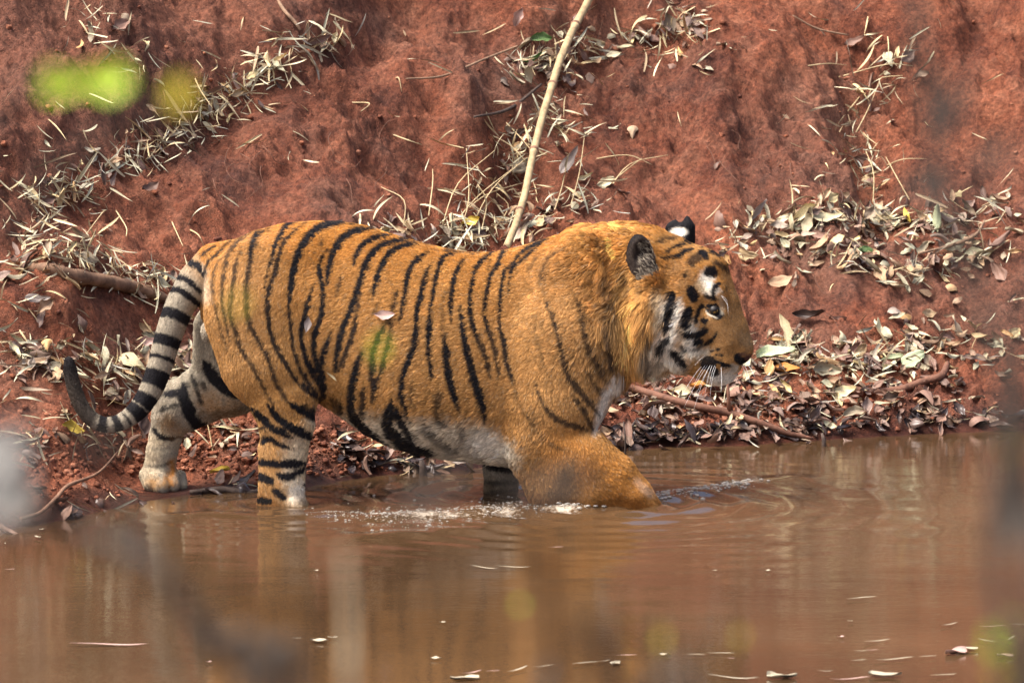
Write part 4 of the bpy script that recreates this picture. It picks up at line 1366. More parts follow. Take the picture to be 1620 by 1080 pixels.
def broad(L, W, curl, cup, seed, nx=9, ny=6):
    """broad dry leaf, curled, with a short stalk"""
    r = np.random.default_rng(seed)
    V, F = [], []
    ph = r.uniform(0, 6, 4); e_ = r.uniform(.6, 1.25); cr_ = r.uniform(.03, .12)
    for i in range(nx + 1):
        t = i / nx
        x = (t - .5) * L
        w_ = W * .5 * max(.015, (math.sin(math.pi * t ** e_) ** .75)) * (1 + .16 * math.sin(9 * t + ph[0]) + .10 * math.sin(19 * t + ph[1]))
        for k in range(ny + 1):
            s = k / ny * 2 - 1
            z = curl * L * ((t - .5) ** 2 * 1.6) + cup * W * (s * s) * .8 + cr_ * W * math.sin(5 * t + ph[1]) * s + cr_ * .7 * W * math.sin(7 * s + 6 * t + ph[2]) - .05 * W * math.exp(-(s * 6) ** 2)
            an = cup * s * 1.1
            V.append((x, s * w_ * math.cos(an) + .06 * L * math.sin(3 * t + ph[3]), z))
    for i in range(nx):
        for k in range(ny):
            a = i * (ny + 1) + k
            F.append((a, a + 1, a + ny + 2, a + ny + 1))
    o = len(V)
    y0 = V[ny // 2][1]; z0 = V[ny // 2][2]
    for i in range(4):
        for dy in (-.0012, .0012):
            V.append((-.5 * L - i * L * .07, y0 + dy + .002 * i, z0 + .0006 + .004 * i * math.sin(ph[0])))
    for i in range(3): F.append((o + 2 * i, o + 2 * i + 1, o + 2 * i + 3, o + 2 * i + 2))
    return np.array(V), np.array(F)


rs = np.random.default_rng(21)
BL = [blade(1, rs.uniform(.048, .10), rs.normal(0, .07), rs.normal(0, 1.6), rs.uniform(.1, .9), k) for k in range(14)]
BR = [broad(1, rs.uniform(.24, .62), rs.normal(.05, .32), rs.normal(.12, .28), k, 11, 7) for k in range(22)]
BLM = [mesh_np("bamboo_leaf", v, f, STRAW) for v, f in BL]
LEAFM = {m.name: [mesh_np("dry_leaf", v, f, m) for v, f in BR] for m in (DRYLEAF, BROWNLEAF, WETLEAF)}


def frame(p, yaw, tilt, roll, size, lift=0.004):
    """placing matrix on the bank: lies in the slope, turned by yaw, raised by tilt"""
    n = ground_n(p[0], p[1])
    t = Vector((1, 0, 0)); t = (t - n * t.dot(n)).normalized()
    bt = n.cross(t)
    B = Matrix((t, bt, n)).transposed().to_4x4()
    M = Matrix.Translation(Vector(p) + n * lift) @ B @ Matrix.Rotation(yaw, 4, 'Z') @ Matrix.Rotation(-tilt, 4, 'Y') @ Matrix.Rotation(roll, 4, 'X')
    return M @ Matrix.Scale(size, 4)


BANDS = [  # line in the photograph, spread px, bamboo leaves, broad leaves, leaf kind, where
    ([(40, 345), (110, 300), (200, 250), (265, 215), (335, 165)], 24, 200, 26, DRYLEAF, "long upper-left litter runnel"),
    ([(335, 165), (400, 125), (470, 85), (540, 55)], 17, 110, 18, DRYLEAF, "litter streak near the top left"),
    ([(120, 30), (160, 40), (170, 80), (215, 100)], 20, 22, 4, DRYLEAF, "small litter tuft at the top left"),
    ([(590, 360), (680, 376), (760, 378), (860, 345), (930, 315)], 17, 130, 40, DRYLEAF, "litter heap behind the tiger's back"),
    ([(730, 340), (775, 295), (820, 250), (862, 210), (885, 180)], 25, 130, 12, DRYLEAF, "litter tangle beside the leaning cane"),
    ([(815, 112), (880, 92), (960, 72), (1040, 58), (1110, 80)], 20, 110, 36, DRYLEAF, "litter ledge behind the cane's upper half"),
    ([(1070, 5), (1100, 60)], 14, 24, 12, BROWNLEAF, "dark litter pocket at the top centre"),
    ([(1400, 70), (1390, 140), (1335, 175), (1345, 230), (1385, 265), (1370, 330)], 20, 85, 10, DRYLEAF, "steep litter runnel at the upper right"),
    ([(1150, 375), (1250, 352), (1330, 345), (1420, 358), (1500, 350), (1610, 345)], 15, 110, 105, DRYLEAF, "upper litter shelf beyond the tiger's head"),
    ([(1180, 410), (1290, 400), (1380, 410), (1440, 430), (1500, 405), (1600, 395)], 20, 60, 80, DRYLEAF, "loose litter below the upper shelf"),
    ([(1190, 580), (1260, 562), (1340, 578), (1420, 560), (1500, 550), (1615, 560)], 21, 80, 130, DRYLEAF, "lower litter shelf before the tiger's nose"),
    ([(960, 640), (1060, 640), (1180, 628), (1290, 645), (1400, 625), (1520, 610)], 25, 45, 190, BROWNLEAF, "brown leaf drift above the right waterline"),
    ([(970, 700), (1080, 692), (1200, 686), (1300, 676), (1450, 668), (1610, 662)], 8, 24, 110, WETLEAF, "soaked strip along the right waterline"),
    ([(5, 430), (90, 408), (170, 428), (250, 452), (305, 474)], 17, 110, 24, DRYLEAF, "litter caught around the fallen log"),
    ([(5, 560), (60, 570), (130, 582), (190, 592), (250, 565)], 21, 90, 60, DRYLEAF, "litter shelf behind the tiger's tail"),
    ([(20, 470), (60, 395), (120, 378), (20, 440)], 18, 40, 8, DRYLEAF, "straw scatter above the log"),
    ([(5, 720), (90, 690), (200, 680)], 26, 50, 24, BROWNLEAF, "litter on the mud below the tail"),
    ([(300, 690), (360, 690), (410, 700)], 26, 12, 16, BROWNLEAF, "litter between the tiger's hind legs"),
    ([(520, 700), (580, 722), (640, 738), (720, 742)], 9, 16, 40, WETLEAF, "wet litter under the tiger's belly"),
    ([(110, 815), (200, 795), (300, 780), (400, 776)], 7, 10, 24, WETLEAF, "wet litter at the feet of the tiger"),
    ([(300, 520), (280, 570), (310, 590)], 20, 24, 14, DRYLEAF, "litter gap between tail and haunch"),
]
NSTR, NLEAF = sum(b[2] for b in BANDS) + 90, sum(b[3] for b in BANDS)
stuff_s, stuff_l = ([], [], 0), {}
SV, SF, so = [], [], 0
LVF = {m.name: [[], [], 0] for m in (DRYLEAF, BROWNLEAF, WETLEAF)}
n_s = n_l = 0
rl = np.random.default_rng(77)


def bake(store, shape, M):
    v, f = shape
    A = np.array(M)
    store[0].append(v @ A[:3, :3].T + A[:3, 3]); store[1].append(f + store[2]); store[2] += len(v)


SS = [[], [], 0]
scatter = [([(rl.uniform(0, 1620), rl.uniform(0, 640)) for _ in range(3)], 0, 1, 0, DRYLEAF, "bare red earth") for _ in range(90)]
for pts, sg, ns, nl, lm, where in BANDS + scatter:
    line = spline(pts, 60)
    dn = np.cumsum(np.clip(.75 + 1.5 * noise3(np.arange(60) * .22, len(where) * 1.7, .5), .08, 3)); dn = dn / dn[-1]
    for kind, cnt0 in (("s", ns), ("l", nl)):
        cnt = cnt0 if sg == 0 else int(cnt0 * (1.35 if kind == 's' else 1.7))
        share = int(round(cnt0 * (.185 if kind == "s" else .285)))
        for k in range(cnt):
            c = line[min(59, int(np.searchsorted(dn, rl.random())))] + rl.standard_t(3.5, 2) * sg * (1.15, .85)
            if sg == 0: c = np.array(pts[0])
            if 205 < c[0] < 312 and 735 < c[1] < 800: continue
            p = hit(c[0], c[1], BH)
            big_ = k < share
            yaw = rl.uniform(0, 2 * math.pi)
            tilt = abs(rl.normal(0, .22))
            if kind == "s":
                if rl.random() < .16: tilt = rl.uniform(.5, 1.25)
                size = rl.uniform(.10, .185) if big_ else rl.uniform(.05, .12)
                if rl.random() < .5: yaw = rl.normal(.35, .5) + (math.pi if rl.random() < .5 else 0)
                i = rl.integers(0, len(BL))
                M = frame(p, yaw, tilt, rl.uniform(-1.2, 1.2), size, abs(rl.normal(.004, .016)) + .002 + math.sin(tilt) * size * .35)
                if big_:
                    o = link("bamboo_leaf", BLM[i]); o.matrix_world = M
                    tag(o, "pale dry bamboo leaf in the " + where if sg else "lone pale bamboo leaf lying on " + where + " of the bank", "bamboo leaf", "bamboo leaves in the " + where if sg else "lone bamboo leaves on bare earth")
                    n_s += 1
                else:
                    bake(SS, BL[i], M)
            else:
                size = rl.uniform(.06, .118) if big_ else rl.uniform(.035, .085)
                i = rl.integers(0, len(BR))
                if rl.random() < .09: tilt = rl.uniform(.4, 1.0)
                m_ = lm if rl.random() < .72 else (DRYLEAF if lm is BROWNLEAF else BROWNLEAF)
                M = frame(p, yaw, tilt, rl.normal(0, .45), size, abs(rl.normal(.004, .014)) + .003 + math.sin(tilt) * size * .3)
                if big_:
                    o = link("dry_leaf", LEAFM[m_.name][i]); o.matrix_world = M
                    tone = {"dry_leaf": "dry tan", "brown_leaf": "curled brown", "wet_leaf": "soaked dark"}[m_.name]
                    tag(o, tone + " leaf in the " + where, "leaf", tone + " leaves in the " + where)
                    n_l += 1
                else:
                    bake(LVF[m_.name], BR[i], M)
o = link("bamboo_litter", mesh_np("bamboo_litter", np.vstack(SS[0]), np.vstack(SS[1]), STRAW))
tag(o, "fine pale bamboo straw heaped in the runnels of the bank", "litter", kind="stuff")
for m_, lab in ((DRYLEAF, "small tan leaf scraps in the litter on the bank"), (BROWNLEAF, "small brown leaf scraps in the drift by the water"), (WETLEAF, "small soaked leaf scraps at the water's edge")):
    st_ = LVF[m_.name]
    o = link("leaf_litter", mesh_np("leaf_litter", np.vstack(st_[0]), np.vstack(st_[1]), m_))
    tag(o, lab, "litter", kind="stuff")
print("litter", n_s, n_l)

# --- leaves that stand out by their colour or place: px, py, length px, kind, yaw, tilt, roll
GREENL = plain("green_leaf", (.10, .17, .055)); PALEG = plain("pale_green_leaf", (.40, .44, .27)); YELL = plain("yellow_leaf", (.55, .40, .07))
ORNG = plain("orange_leaf", (.50, .20, .035)); CREAML = plain("cream_leaf", (.60, .52, .32)); GREYL = plain("grey_leaf", (.30, .25, .22)); PINKL = plain("pink_leaf", (.50, .33, .28))
DARKL = plain("dark_leaf", (.075, .05, .042), .35)
for px_, py_, Lp, m_, yaw, tilt, roll, lab in (
    (852, 66, 38, GREENL, .3, .2, .2, "dark green fallen leaf left of the cane, upper of two"),
    (843, 100, 36, GREENL, .6, .3, -.1, "green fallen leaf left of the cane, lower of two"),
    (822, 34, 34, PINKL, 1.1, .8, .3, "pinkish brown leaf propped up high on the bank left of the cane"),
    (903, 262, 52, GREYL, 1.0, .5, .3, "pointed grey leaf on bare earth right of the cane"),
    (1186, 345, 42, GREYL, 1.4, 1.1, .3, "grey leaf standing upright beyond the tiger's ears"),
    (1252, 545, 56, CREAML, 1.5, 1.1, .2, "cream leaf standing upright in front of the tiger's nose"),
    (1226, 570, 62, PALEG, .1, .25, .2, "pale green leaf lying just beyond the tiger's nose"),
    (1243, 590, 50, ORNG, .0, .2, .3, "orange leaf under the pale green one beyond the nose"),
    (1132, 622, 46, CREAML, -.5, .5, .3, "cream leaf under the tiger's chin"),
    (1112, 612, 44, ORNG, .1, .2, .5, "orange leaf half under the tiger's chin"),
    (1288, 505, 58, DARKL, -.35, .15, .5, "dark rolled leaf alone on red earth in front of the tiger's eyes"),
    (1412, 574, 44, PALEG, .1, .15, .1, "pale green leaf in the lower litter shelf"),
    (1442, 580, 52, PALEG, .9, .4, .2, "pale green leaf with raised edge, right one of a pair in the lower shelf"),
    (1366, 398, 42, GREENL, -.15, .2, .2, "green leaf in the litter below the upper shelf"),
    (1443, 350, 30, YELL, 1.3, .8, .1, "yellow leaf on the upper litter shelf"),
    (1484, 362, 46, PALEG, 1.3, .9, .2, "greyish green leaf standing on the upper litter shelf"),
    (1275, 345, 60, CREAML, .1, .25, .3, "large cream leaf at the left end of the upper litter shelf"),
    (1305, 352, 56, CREAML, .3, .2, .2, "large yellowish leaf beside the cream one on the upper shelf"),
    (1328, 632, 52, CREAML, .1, .25, .3, "broad cream leaf in the brown leaf drift"),
    (55, 478, 42, GREYL, .2, .4, .3, "grey lobed leaf below the fallen log"),
    (228, 548, 34, PINKL, .3, .5, .2, "pinkish leaf behind the tiger's tail"),
    (205, 580, 52, CREAML, .1, .2, .1, "flat tan leaf below the pinkish one behind the tail"),
    (110, 682, 40, YELL, .2, .1, .3, "dull yellow leaf on the mud below the tail tip"),
    (350, 755, 40, YELL, -.5, .2, .2, "yellowish leaf between the tiger's hind paws"),
    (375, 768, 26, BROWNLEAF, .8, .8, .2, "curled rust brown leaf between the tiger's hind paws"),
    (742, 356, 30, YELL, .4, .4, .2, "yellow and green leaf in the litter behind the tiger's back"),
    (594, 716, 24, CREAML, -.3, .6, .3, "tan leaf on the wet litter below the belly"),
    (1152, 673, 22, CREAML, 1.0, .8, .2, "cream leaf standing at the water's edge below the fallen branch")):
    p = hit(px_, py_, BH)
    L_ = Lp * PXM * (DIST + p[1]) / DIST
    v, f = BR[(px_ * 7 + py_) % len(BR)]
    o = link("fallen_leaf", mesh_np("fallen_leaf", v, f, m_))
    o.matrix_world = frame(p, yaw, tilt, roll, L_, .014 + math.sin(tilt) * L_ * .42)
    tag(o, lab, "leaf")

# --- canes, branches and twigs
def on_bank(px_, py_, off=0.0):
    p = hit(px_, py_, BH); n = ground_n(p[0], p[1])
    return Vector(p) + n * off


def stick(name, pts, rads, mat, label, cat, off=0.01, group=None, seg=8, n=None, rough=.12, nodes=()):
    """pts px; radius px; lies on the bank"""
    q = [on_bank(a, b, off if not isinstance(off, (list, tuple)) else off[i]) for i, (a, b) in enumerate(pts)]
    n = n or 6 * len(pts)
    s = spline([tuple(v) for v in q], n)
    r = np.interp(np.linspace(0, 1, n), np.linspace(0, 1, len(rads)), rads) * PXM * 1.1
    r = r * (1 + rough * np.array([noise3(i * .9, label.__len__() * .37, .5) for i in range(n)]))
    for t_ in nodes: r *= 1 + .22 * np.exp(-((np.linspace(0, 1, n) - t_) * n / 1.1) ** 2)
    V, F = tube([tuple(v) for v in s], r, seg)
    o = build(name, V, F, mat)
    tag(o, label, cat, group)
    return o


def bark(name, c1, c2, sc=30):
    m, t, b = material(name, .75, .25)
    global N_, LK
    N_, LK = t.nodes.new, t.links.new
    tcn = N_("ShaderNodeTexCoord")
    f = tex(sc, 6, .7, tcn.outputs["Object"], .5)
    LK(ramp(f, [(.32, c1), (.66, c2)]), b.inputs["Base Color"])
    bp = N_("ShaderNodeBump"); bp.inputs["Strength"].default_value = .7; bp.inputs["Distance"].default_value = .006
    LK(f, bp.inputs["Height"]); LK(bp.outputs[0], b.inputs["Normal"])
    return m


CANE = bark("cane", (.22, .155, .085), (.46, .345, .19), 22)
BARKM = bark("bark", (.10, .055, .035), (.27, .15, .095), 24)
REDB = bark("red_bark", (.085, .04, .026), (.21, .098, .062), 30)
LOGM = bark("log_bark", (.07, .04, .026), (.26, .15, .09), 14)
TWIG = bark("twig", (.14, .085, .055), (.30, .19, .12), 40)
DARKT = bark("dark_twig", (.03, .022, .02), (.10, .07, .055), 40)
STEM = bark("grass_stem", (.40, .29, .15), (.60, .48, .28), 30)
cpx_ = [(948, -40), (927, 10), (905, 50), (886, 95), (872, 140), (858, 185), (843, 245), (830, 310), (815, 358), (799, 396)]
cY = np.array([hit(*q)[1] for q in cpx_])
cY = np.minimum(np.linspace(cY[0], cY[-1], 10) - .02, cY - .02)
cY = np.convolve(np.pad(cY, 1, 'edge'), [.25, .5, .25], 'valid') - .01
cs = []
for (q0, y0), (q1, y1) in zip(zip(cpx_[:-1], cY[:-1]), zip(cpx_[1:], cY[1:])):
    for t_ in np.linspace(0, 1, 8, endpoint=False):
        cs.append(P(q0[0] + (q1[0] - q0[0]) * t_, q0[1] + (q1[1] - q0[1]) * t_, y0 + (y1 - y0) * t_))
cs = np.array(cs); cs[1:-1] = (cs[:-2] + 2 * cs[1:-1] + cs[2:]) / 4
crad = np.full(len(cs), 6.9 * PXM) * np.linspace(1.1, .92, len(cs))
for j in (14, 31, 47, 60): crad[j] *= 1.25; crad[j + 1] *= .93
V, F = tube([tuple(v) for v in cs], crad, 12)
cane = build("bamboo_cane", V, F, CANE)
tag(cane, "long pale bamboo cane leaning down the bank behind the tiger's back", "cane")
for j in (14, 31, 47, 60):
    V, F = tube([tuple(cs[j] + (cs[j + 1] - cs[j]) * f_) for f_ in (-.25, 0, .25)], [crad[j] * .99, crad[j] * 1.08, crad[j] * .99], 12)
    build("node_ring", V, F, BARKM, cane)
br = stick("fallen_branch", [(930, 620), (955, 625), (1000, 632), (1060, 645), (1110, 655), (1150, 663), (1190, 674), (1240, 690), (1285, 698)], [5.5, 6, 6.2, 6, 6, 6.3, 6, 5, 2.2], REDB,
           "smooth reddish branch lying from under the tiger's chin down into the water", "branch", [.05, .05, .045, .035, .03, .028, .024, .02, .012], n=50, seg=10, rough=.06)
k = on_bank(1153, 664, .03)
V, F = tube([k, k + Vector((-.004, -.01, .05)), k + Vector((-.008, -.012, .12))], [.010, .007, .005], 7)
build("twig", V, F, REDB, br)
stick("log", [(40, 424), (80, 428), (110, 437), (170, 447), (215, 458), (250, 470), (290, 484)], [5, 10, 11.5, 10.5, 9.5, 8, 5], LOGM, "weathered brown log half buried in litter behind the tiger's tail", "log", .006, n=40, seg=12, rough=.35)
stick("root", [(1330, 612), (1370, 624), (1420, 622), (1460, 608), (1488, 600), (1498, 580)], [3, 6, 6.5, 6, 6, 4.5], REDB, "stout reddish root curving out of the bank on the right", "root", .014, n=30, seg=9)
stick("dead_twig", [(428, -10), (445, 20), (462, 40), (470, 52)], [2, 3, 3, 2], TWIG, "dark bent twig above the litter streak at the top", "twig", .02)
stick("dead_twig", [(30, 828), (60, 818), (85, 795), (105, 775), (150, 755), (182, 715)], [3, 3, 3, 3, 2, 1], BARKM, "crooked twig reaching from the water up the mud at the left", "twig", .02)
stick("dead_twig", [(300, 783), (350, 779), (400, 784), (420, 772), (455, 768)], [3, 5, 5, 4, 3], DARKT, "black wet stick lying between the tiger's hind paws", "twig", .012)
stick("dead_twig", [(640, 135), (700, 128), (760, 105), (800, 88), (860, 60)], [1.2, 2, 2, 2, 1], TWIG, "thin grey twig lying left of the cane", "twig", .03)
stick("dead_twig", [(745, 190), (800, 178), (850, 140)], [2, 3, 2], DARKT, "short dark twig against the cane", "twig", .03)
stick("dead_twig", [(958, 715), (985, 695), (1005, 672)], [3, 3, 2], DARKT, "dark forked twig in the mud in front of the tiger's chest", "twig", .02)
stick("dead_twig", [(1340, 60), (1290, 50), (1250, 30)], [1.5, 2, 1], TWIG, "grey twig on the bare earth at the top right", "twig", .02)
stick("dead_twig", [(1450, 410), (1500, 395), (1545, 380), (1560, 360)], [2, 3, 3, 2], TWIG, "grey branched twig across the loose litter at the right", "twig", .03)
stick("dead_twig", [(1250, 525), (1275, 535), (1280, 600)], [1.5, 1.5, 1], TWIG, "hair-thin twig in front of the nose", "twig", .02)
stick("dead_twig", [(600, 690), (606, 720)], [1.5, 1], DARKT, "short twig standing under the belly", "twig", .03)
# stump and stalks standing in the shallows
for a, b_, h_, r_, lab in ((668, 752, .055, .014, "black wet stump standing in the shallows under the belly"), (988, 722, .13, .0035, "thin black stalk standing in the water by the chest"), (1302, 706, .05, .008, "small black snag standing in water beyond the fallen branch")):
    p = Vector(P(a, b_, yk(b_)))
    V, F = tube([p + Vector((0, 0, -.08)), p + Vector((.003, 0, h_ * .5)), p + Vector((-.004, .005, h_))], [r_ * 1.1, r_, r_ * .6], 8)
    tag(build("snag", V, F, DARKT), lab, "stump")
# dry grass stems: arching, standing out of the bank
rg = np.random.default_rng(5)
GS = [((700, 362), (712, 300), (760, 255)), ((712, 365), (740, 325), (790, 285)), ((725, 370), (735, 330), (730, 250)), ((760, 375), (765, 330), (752, 300)), ((772, 375), (790, 340), (782, 310)),
      ((745, 360), (775, 310), (830, 260)), ((720, 350), (760, 320), (820, 300)), ((680, 350), (670, 300), (680, 270)), ((640, 360), (630, 330), (600, 300)), ((870, 350), (890, 310), (900, 280)),
      ((900, 330), (920, 290), (930, 240)), ((930, 250), (990, 262), (1030, 272)), ((960, 300), (1000, 275), (1060, 262)), ((940, 310), (990, 285), (1020, 280)), ((800, 190), (820, 230), (830, 260)), ((775, 210), (790, 235), (800, 265)),
      ((1345, 230), (1360, 180), (1380, 130)), ((1340, 180), (1370, 135), (1410, 128)), ((1405, 55), (1403, 85), (1400, 110)), ((1330, 120), (1390, 112), (1440, 108)), ((1260, 105), (1300, 112), (1330, 118)), ((1380, 330), (1385, 290), (1372, 250)), ((1440, 320), (1430, 290), (1425, 270)),
      ((1400, 260), (1440, 262), (1470, 255)), ((1360, 200), (1370, 230), (1385, 250)), ((270, 345), (282, 380), (295, 415)), ((300, 360), (312, 385), (322, 400)), ((185, 330), (190, 370), (180, 395)), ((310, 120), (305, 150), (312, 185)), ((590, 700), (580, 660), (566, 640)),
      ((338, 720), (330, 690), (320, 676)), ((170, 330), (150, 350), (125, 385)), ((555, 160), (575, 175), (560, 190)), ((620, 210), (640, 232), (660, 240)), ((625, 120), (632, 140), (636, 155)), ((1580, 640), (1570, 660), (1560, 665)), ((1585, 300), (1575, 330), (1560, 350))]
for i, q in enumerate(GS):
    a, m_, e = [on_bank(x, y) for x, y in q]
    n = ground_n(a.x, a.y)
    pts = spline([a - n * .01, m_ + n * .045, e + n * rg.uniform(.01, .10)], 9)
    V, F = tube([tuple(v) for v in pts], np.linspace(.0032, .0014, 9), 5)
    o = build("grass_stem", V, F, STEM)
    side_ = "beside the cane" if q[0][0] < 1100 and q[0][0] > 560 else ("in the steep right-hand runnel" if q[0][0] > 1100 else "on the left part of the bank")
    tag(o, "thin dry grass stem sticking out " + side_, "grass stem", "dry grass stems " + side_)

# rootlets baring out of the eroded earth
for i in range(34):
    a, b_ = [(rg.uniform(0, 1620), rg.uniform(20, 330)), (rg.uniform(280, 640), rg.uniform(180, 330)), (rg.uniform(1120, 1620), rg.uniform(150, 520))][i % 3]
    q = [(a, b_)]
    an = rg.uniform(.6, 2.4)
    for _ in range(3):
        q.append((q[-1][0] + 16 * math.cos(an), q[-1][1] + 16 * math.sin(an))); an += rg.normal(0, .6)
    s_ = spline([on_bank(x, y, .012 + .012 * (k % 2)) for k, (x, y) in enumerate(q)], 10)
    V, F = tube([tuple(v) for v in s_], np.linspace(.0020, .0007, 10), 5)
    tag(build("rootlet", V, F, REDB), "thin rootlet baring out of the eroded red earth", "root", "rootlets in the red earth")

# --- leaf scraps clinging to the tiger's coat
def coat_point(px_, py_):
    a, b = (px_ - 810) * KPX, -(py_ - 540) * KPX
    d = Vector((a, cp + b * sp, -sp + b * cp)).normalized(); o_ = Vector(cam.location)
    h_ = TBVH.ray_cast(o_, d)
    return h_[0], h_[1]


TBVH = BVHTree.FromPolygons(TV.tolist(), TQ.tolist())
for px_, py_, Lp, W_, m_, yaw, lab in ((609, 497, 34, 1, PINKL, .05, "small pinkish dry leaf stuck to the middle of the tiger's flank"), (485, 513, 26, 1, GREYL, 1.35, "grey scrap of leaf stuck to the tiger's haunch"),
                                      (526, 593, 20, 1, CREAML, -.85, "tiny pale leaf stuck in the fold in front of the tiger's thigh")):
    p, n = coat_point(px_, py_)
    n = n if n.y < 0 else -n
    t_ = Vector((math.cos(yaw), 0, math.sin(yaw))); t_ = (t_ - n * t_.dot(n)).normalized()
    B = Matrix((t_, n.cross(t_), n)).transposed().to_4x4()
    v, f = broad(1, .42 if Lp > 22 else .2, .1, .12, px_)
    o = link("leaf_scrap", mesh_np("leaf_scrap", v, f, m_))
    o.matrix_world = Matrix.Translation(p + n * .011) @ B @ Matrix.Scale(Lp * PXM, 4)
    tag(o, lab, "leaf")

# --- scraps afloat on the pond
FLO = [(172, 1022, 112, 's', .02), (765, 900, 50, 's', -.12), (810, 899, 58, 's', .0), (1362, 948, 52, 's', .1), (880, 868, 26, 's', 0), (505, 1016, 26, 'l', 0), (526, 1011, 14, 'l', 0), (690, 1044, 16, 'l', 0),
       (745, 1066, 40, 's', .2), (820, 1061, 52, 's', .25), (860, 1056, 34, 's', .1), (735, 1076, 40, 'l', 0), (780, 1064, 22, 's', .1), (925, 1051, 40, 's', .1), (955, 1048, 26, 's', .2), (975, 1052, 26, 'l', .3), (990, 1039, 32, 's', 0), (1052, 1038, 16, 'l', 0),
       (1100, 1038, 30, 's', 0), (1140, 1036, 40, 's', 0), (1155, 1044, 14, 's', 0), (1160, 1074, 74, 's', -.05), (1237, 1072, 42, 'l', 0), (1305, 1064, 24, 's', 0), (1345, 1076, 60, 's', .05), (1400, 1070, 46, 'l', 0),
       (1385, 1016, 46, 's', .15), (1362, 1032, 22, 's', 0), (1380, 1031, 18, 's', 0), (1358, 1047, 26, 's', .1), (1415, 1045, 60, 's', .06), (1468, 1041, 30, 's', .1), (1512, 1034, 40, 'l', .2), (1530, 1029, 30, 'l', 0), (1492, 1070, 42, 's', .1),
       (1502, 990, 34, 's', .15), (1570, 993, 40, 's', 0), (1562, 1016, 34, 's', -.2), (1600, 1012, 36, 's', .3), (1610, 990, 26, 's', 0), (1590, 1040, 24, 'l', 0), (60, 852, 18, 'l', .5), (8, 862, 14, 's', .4), (66, 840, 12, 'l', .2), (15, 903, 18, 's', 0), (240, 805, 14, 's', -.3), (470, 1012, 16, 's', 0), (700, 987, 10, 'l', 0),
       (330, 1050, 8, 'l', 0), (1130, 905, 8, 'l', 0), (1215, 905, 10, 'l', 0), (1345, 985, 8, 'l', 0), (1330, 1010, 10, 'l', 0), (500, 905, 8, 'l', 0)]
CREAMS = plain("floating_straw", (.40, .35, .25))
for i, (a, b_, Lp, kd_, yaw) in enumerate(FLO):
    p = P(a, b_, yk(b_))
    L_ = Lp * PXM * .95
    v, f = blade(1, .07 + .9 / Lp, .03, .3, .2, i) if kd_ == 's' else broad(1, .5, .06, .1, i)
    o = link("floating_straw" if kd_ == 's' else "floating_leaf", mesh_np("floating_scrap", v, f, CREAMS if i % 4 else PINKL))
    o.matrix_world = Matrix.Translation((p[0], p[1], .007)) @ Matrix.Rotation(yaw * 4, 4, 'Z') @ Matrix.Scale(L_, 4)
    where = "in the cluster at the near right" if a > 1180 else ("near the middle of the near edge" if b_ > 980 and a > 560 else ("by the left bank" if a < 300 and b_ < 920 else "alone on open water"))
    special = {0: "longest pale straw afloat on open water at the left", 1: "forked straw afloat below the tiger's chest, left half", 2: "forked straw afloat below the tiger's chest, right half", 3: "single thick straw afloat right of the paw's reflection"}
    if i in special: tag(o, special[i], "straw")
    else: tag(o, ("small pale straw" if kd_ == 's' else "small leaf scrap") + " afloat " + where, "straw" if kd_ == 's' else "leaf", ("straws" if kd_ == 's' else "leaf scraps") + " afloat " + where)

# --- froth along the waves the tiger pushes up
FOAM, t, b = material("froth", .12, .5)
b.inputs["Base Color"].default_value = (.86, .82, .74, 1)
b.inputs["Transmission Weight"].default_value = .72
b.inputs["IOR"].default_value = 1.2
WB = BVHTree.FromPolygons(np.stack([wx, wy, wz], 1).tolist(), WQ.tolist())
bm = bmesh.new(); bmesh.ops.create_icosphere(bm, subdivisions=1, radius=1)
SPV = np.array([v.co[:] for v in bm.verts]); SPF = np.array([[v.index for v in f.verts] for f in bm.faces]); bm.free()
FV, FF, fo = [], [], 0
for q, n_, s0, s1, jit in ((CR1[:7], 700, .0009, .0075, .045), (CR2[3:], 350, .0008, .0045, .07), (CR2[4:8], 450, .0009, .0055, .13), (CR2[2:5], 120, .0008, .0035, .05)):
    ln = spline(q, 200)
    clump = np.cumsum(np.maximum(.015, .12 + 1.9 * noise3(np.arange(200) * .11, s0 * 1e3, n_ * .01) + .5 * noise3(np.arange(200) * .5, 2.2, n_ * .01)))
    clump /= clump[-1]
    for _ in range(n_):
        c = ln[np.searchsorted(clump, rl.random())] + rl.normal(0, 1, 2) * jit * (.6, 1)
        r_ = s0 + (s1 - s0) * rl.random() ** 3.5
        h_ = WB.ray_cast(Vector((c[0], c[1], 1)), Vector((0, 0, -1)))
        if h_[0] is None: continue
        FV.append(SPV * r_ * (1.5, 1, .6) + (c[0], c[1], h_[0].z + r_ * .35 + abs(rl.normal(0, .2)) * r_)); FF.append(SPF + fo); fo += len(SPV)
o = link("froth", mesh_np("froth", np.vstack(FV), np.vstack(FF), FOAM))
tag(o, "white froth along the ripples the wading tiger pushes up", "froth", kind="stuff")
# ------------------------------------------------------------------ shrubs on the near bank, far out of focus in front of the camera
SHST = plain("shrub_stem", (.05, .040, .031), .7); SHPALE = plain("shrub_pale_stem", (.42, .34, .22), .7)
def green(name, c, tr):
    m, t, b = material(name, .45, .4)
    b.inputs["Base Color"].default_value = c + (1,)
    b.inputs["Transmission Weight"].default_value = 0
    return m


LG = green("shrub_leaf_green", (.34, .50, .010), 0); LY = green("shrub_leaf_yellow", (.42, .34, .015), 0); LGREY = green("shrub_leaf_dusty", (.17, .165, .15), 0)


def near(px_, py_, dist):
    """point at the given distance from the camera's eye along pixel (px, py)"""
    a, b = (px_ - 810) * KPX, -(py_ - 540) * KPX
    return Vector(cam.location) + Vector((a, cp + b * sp, -sp + b * cp)) * dist


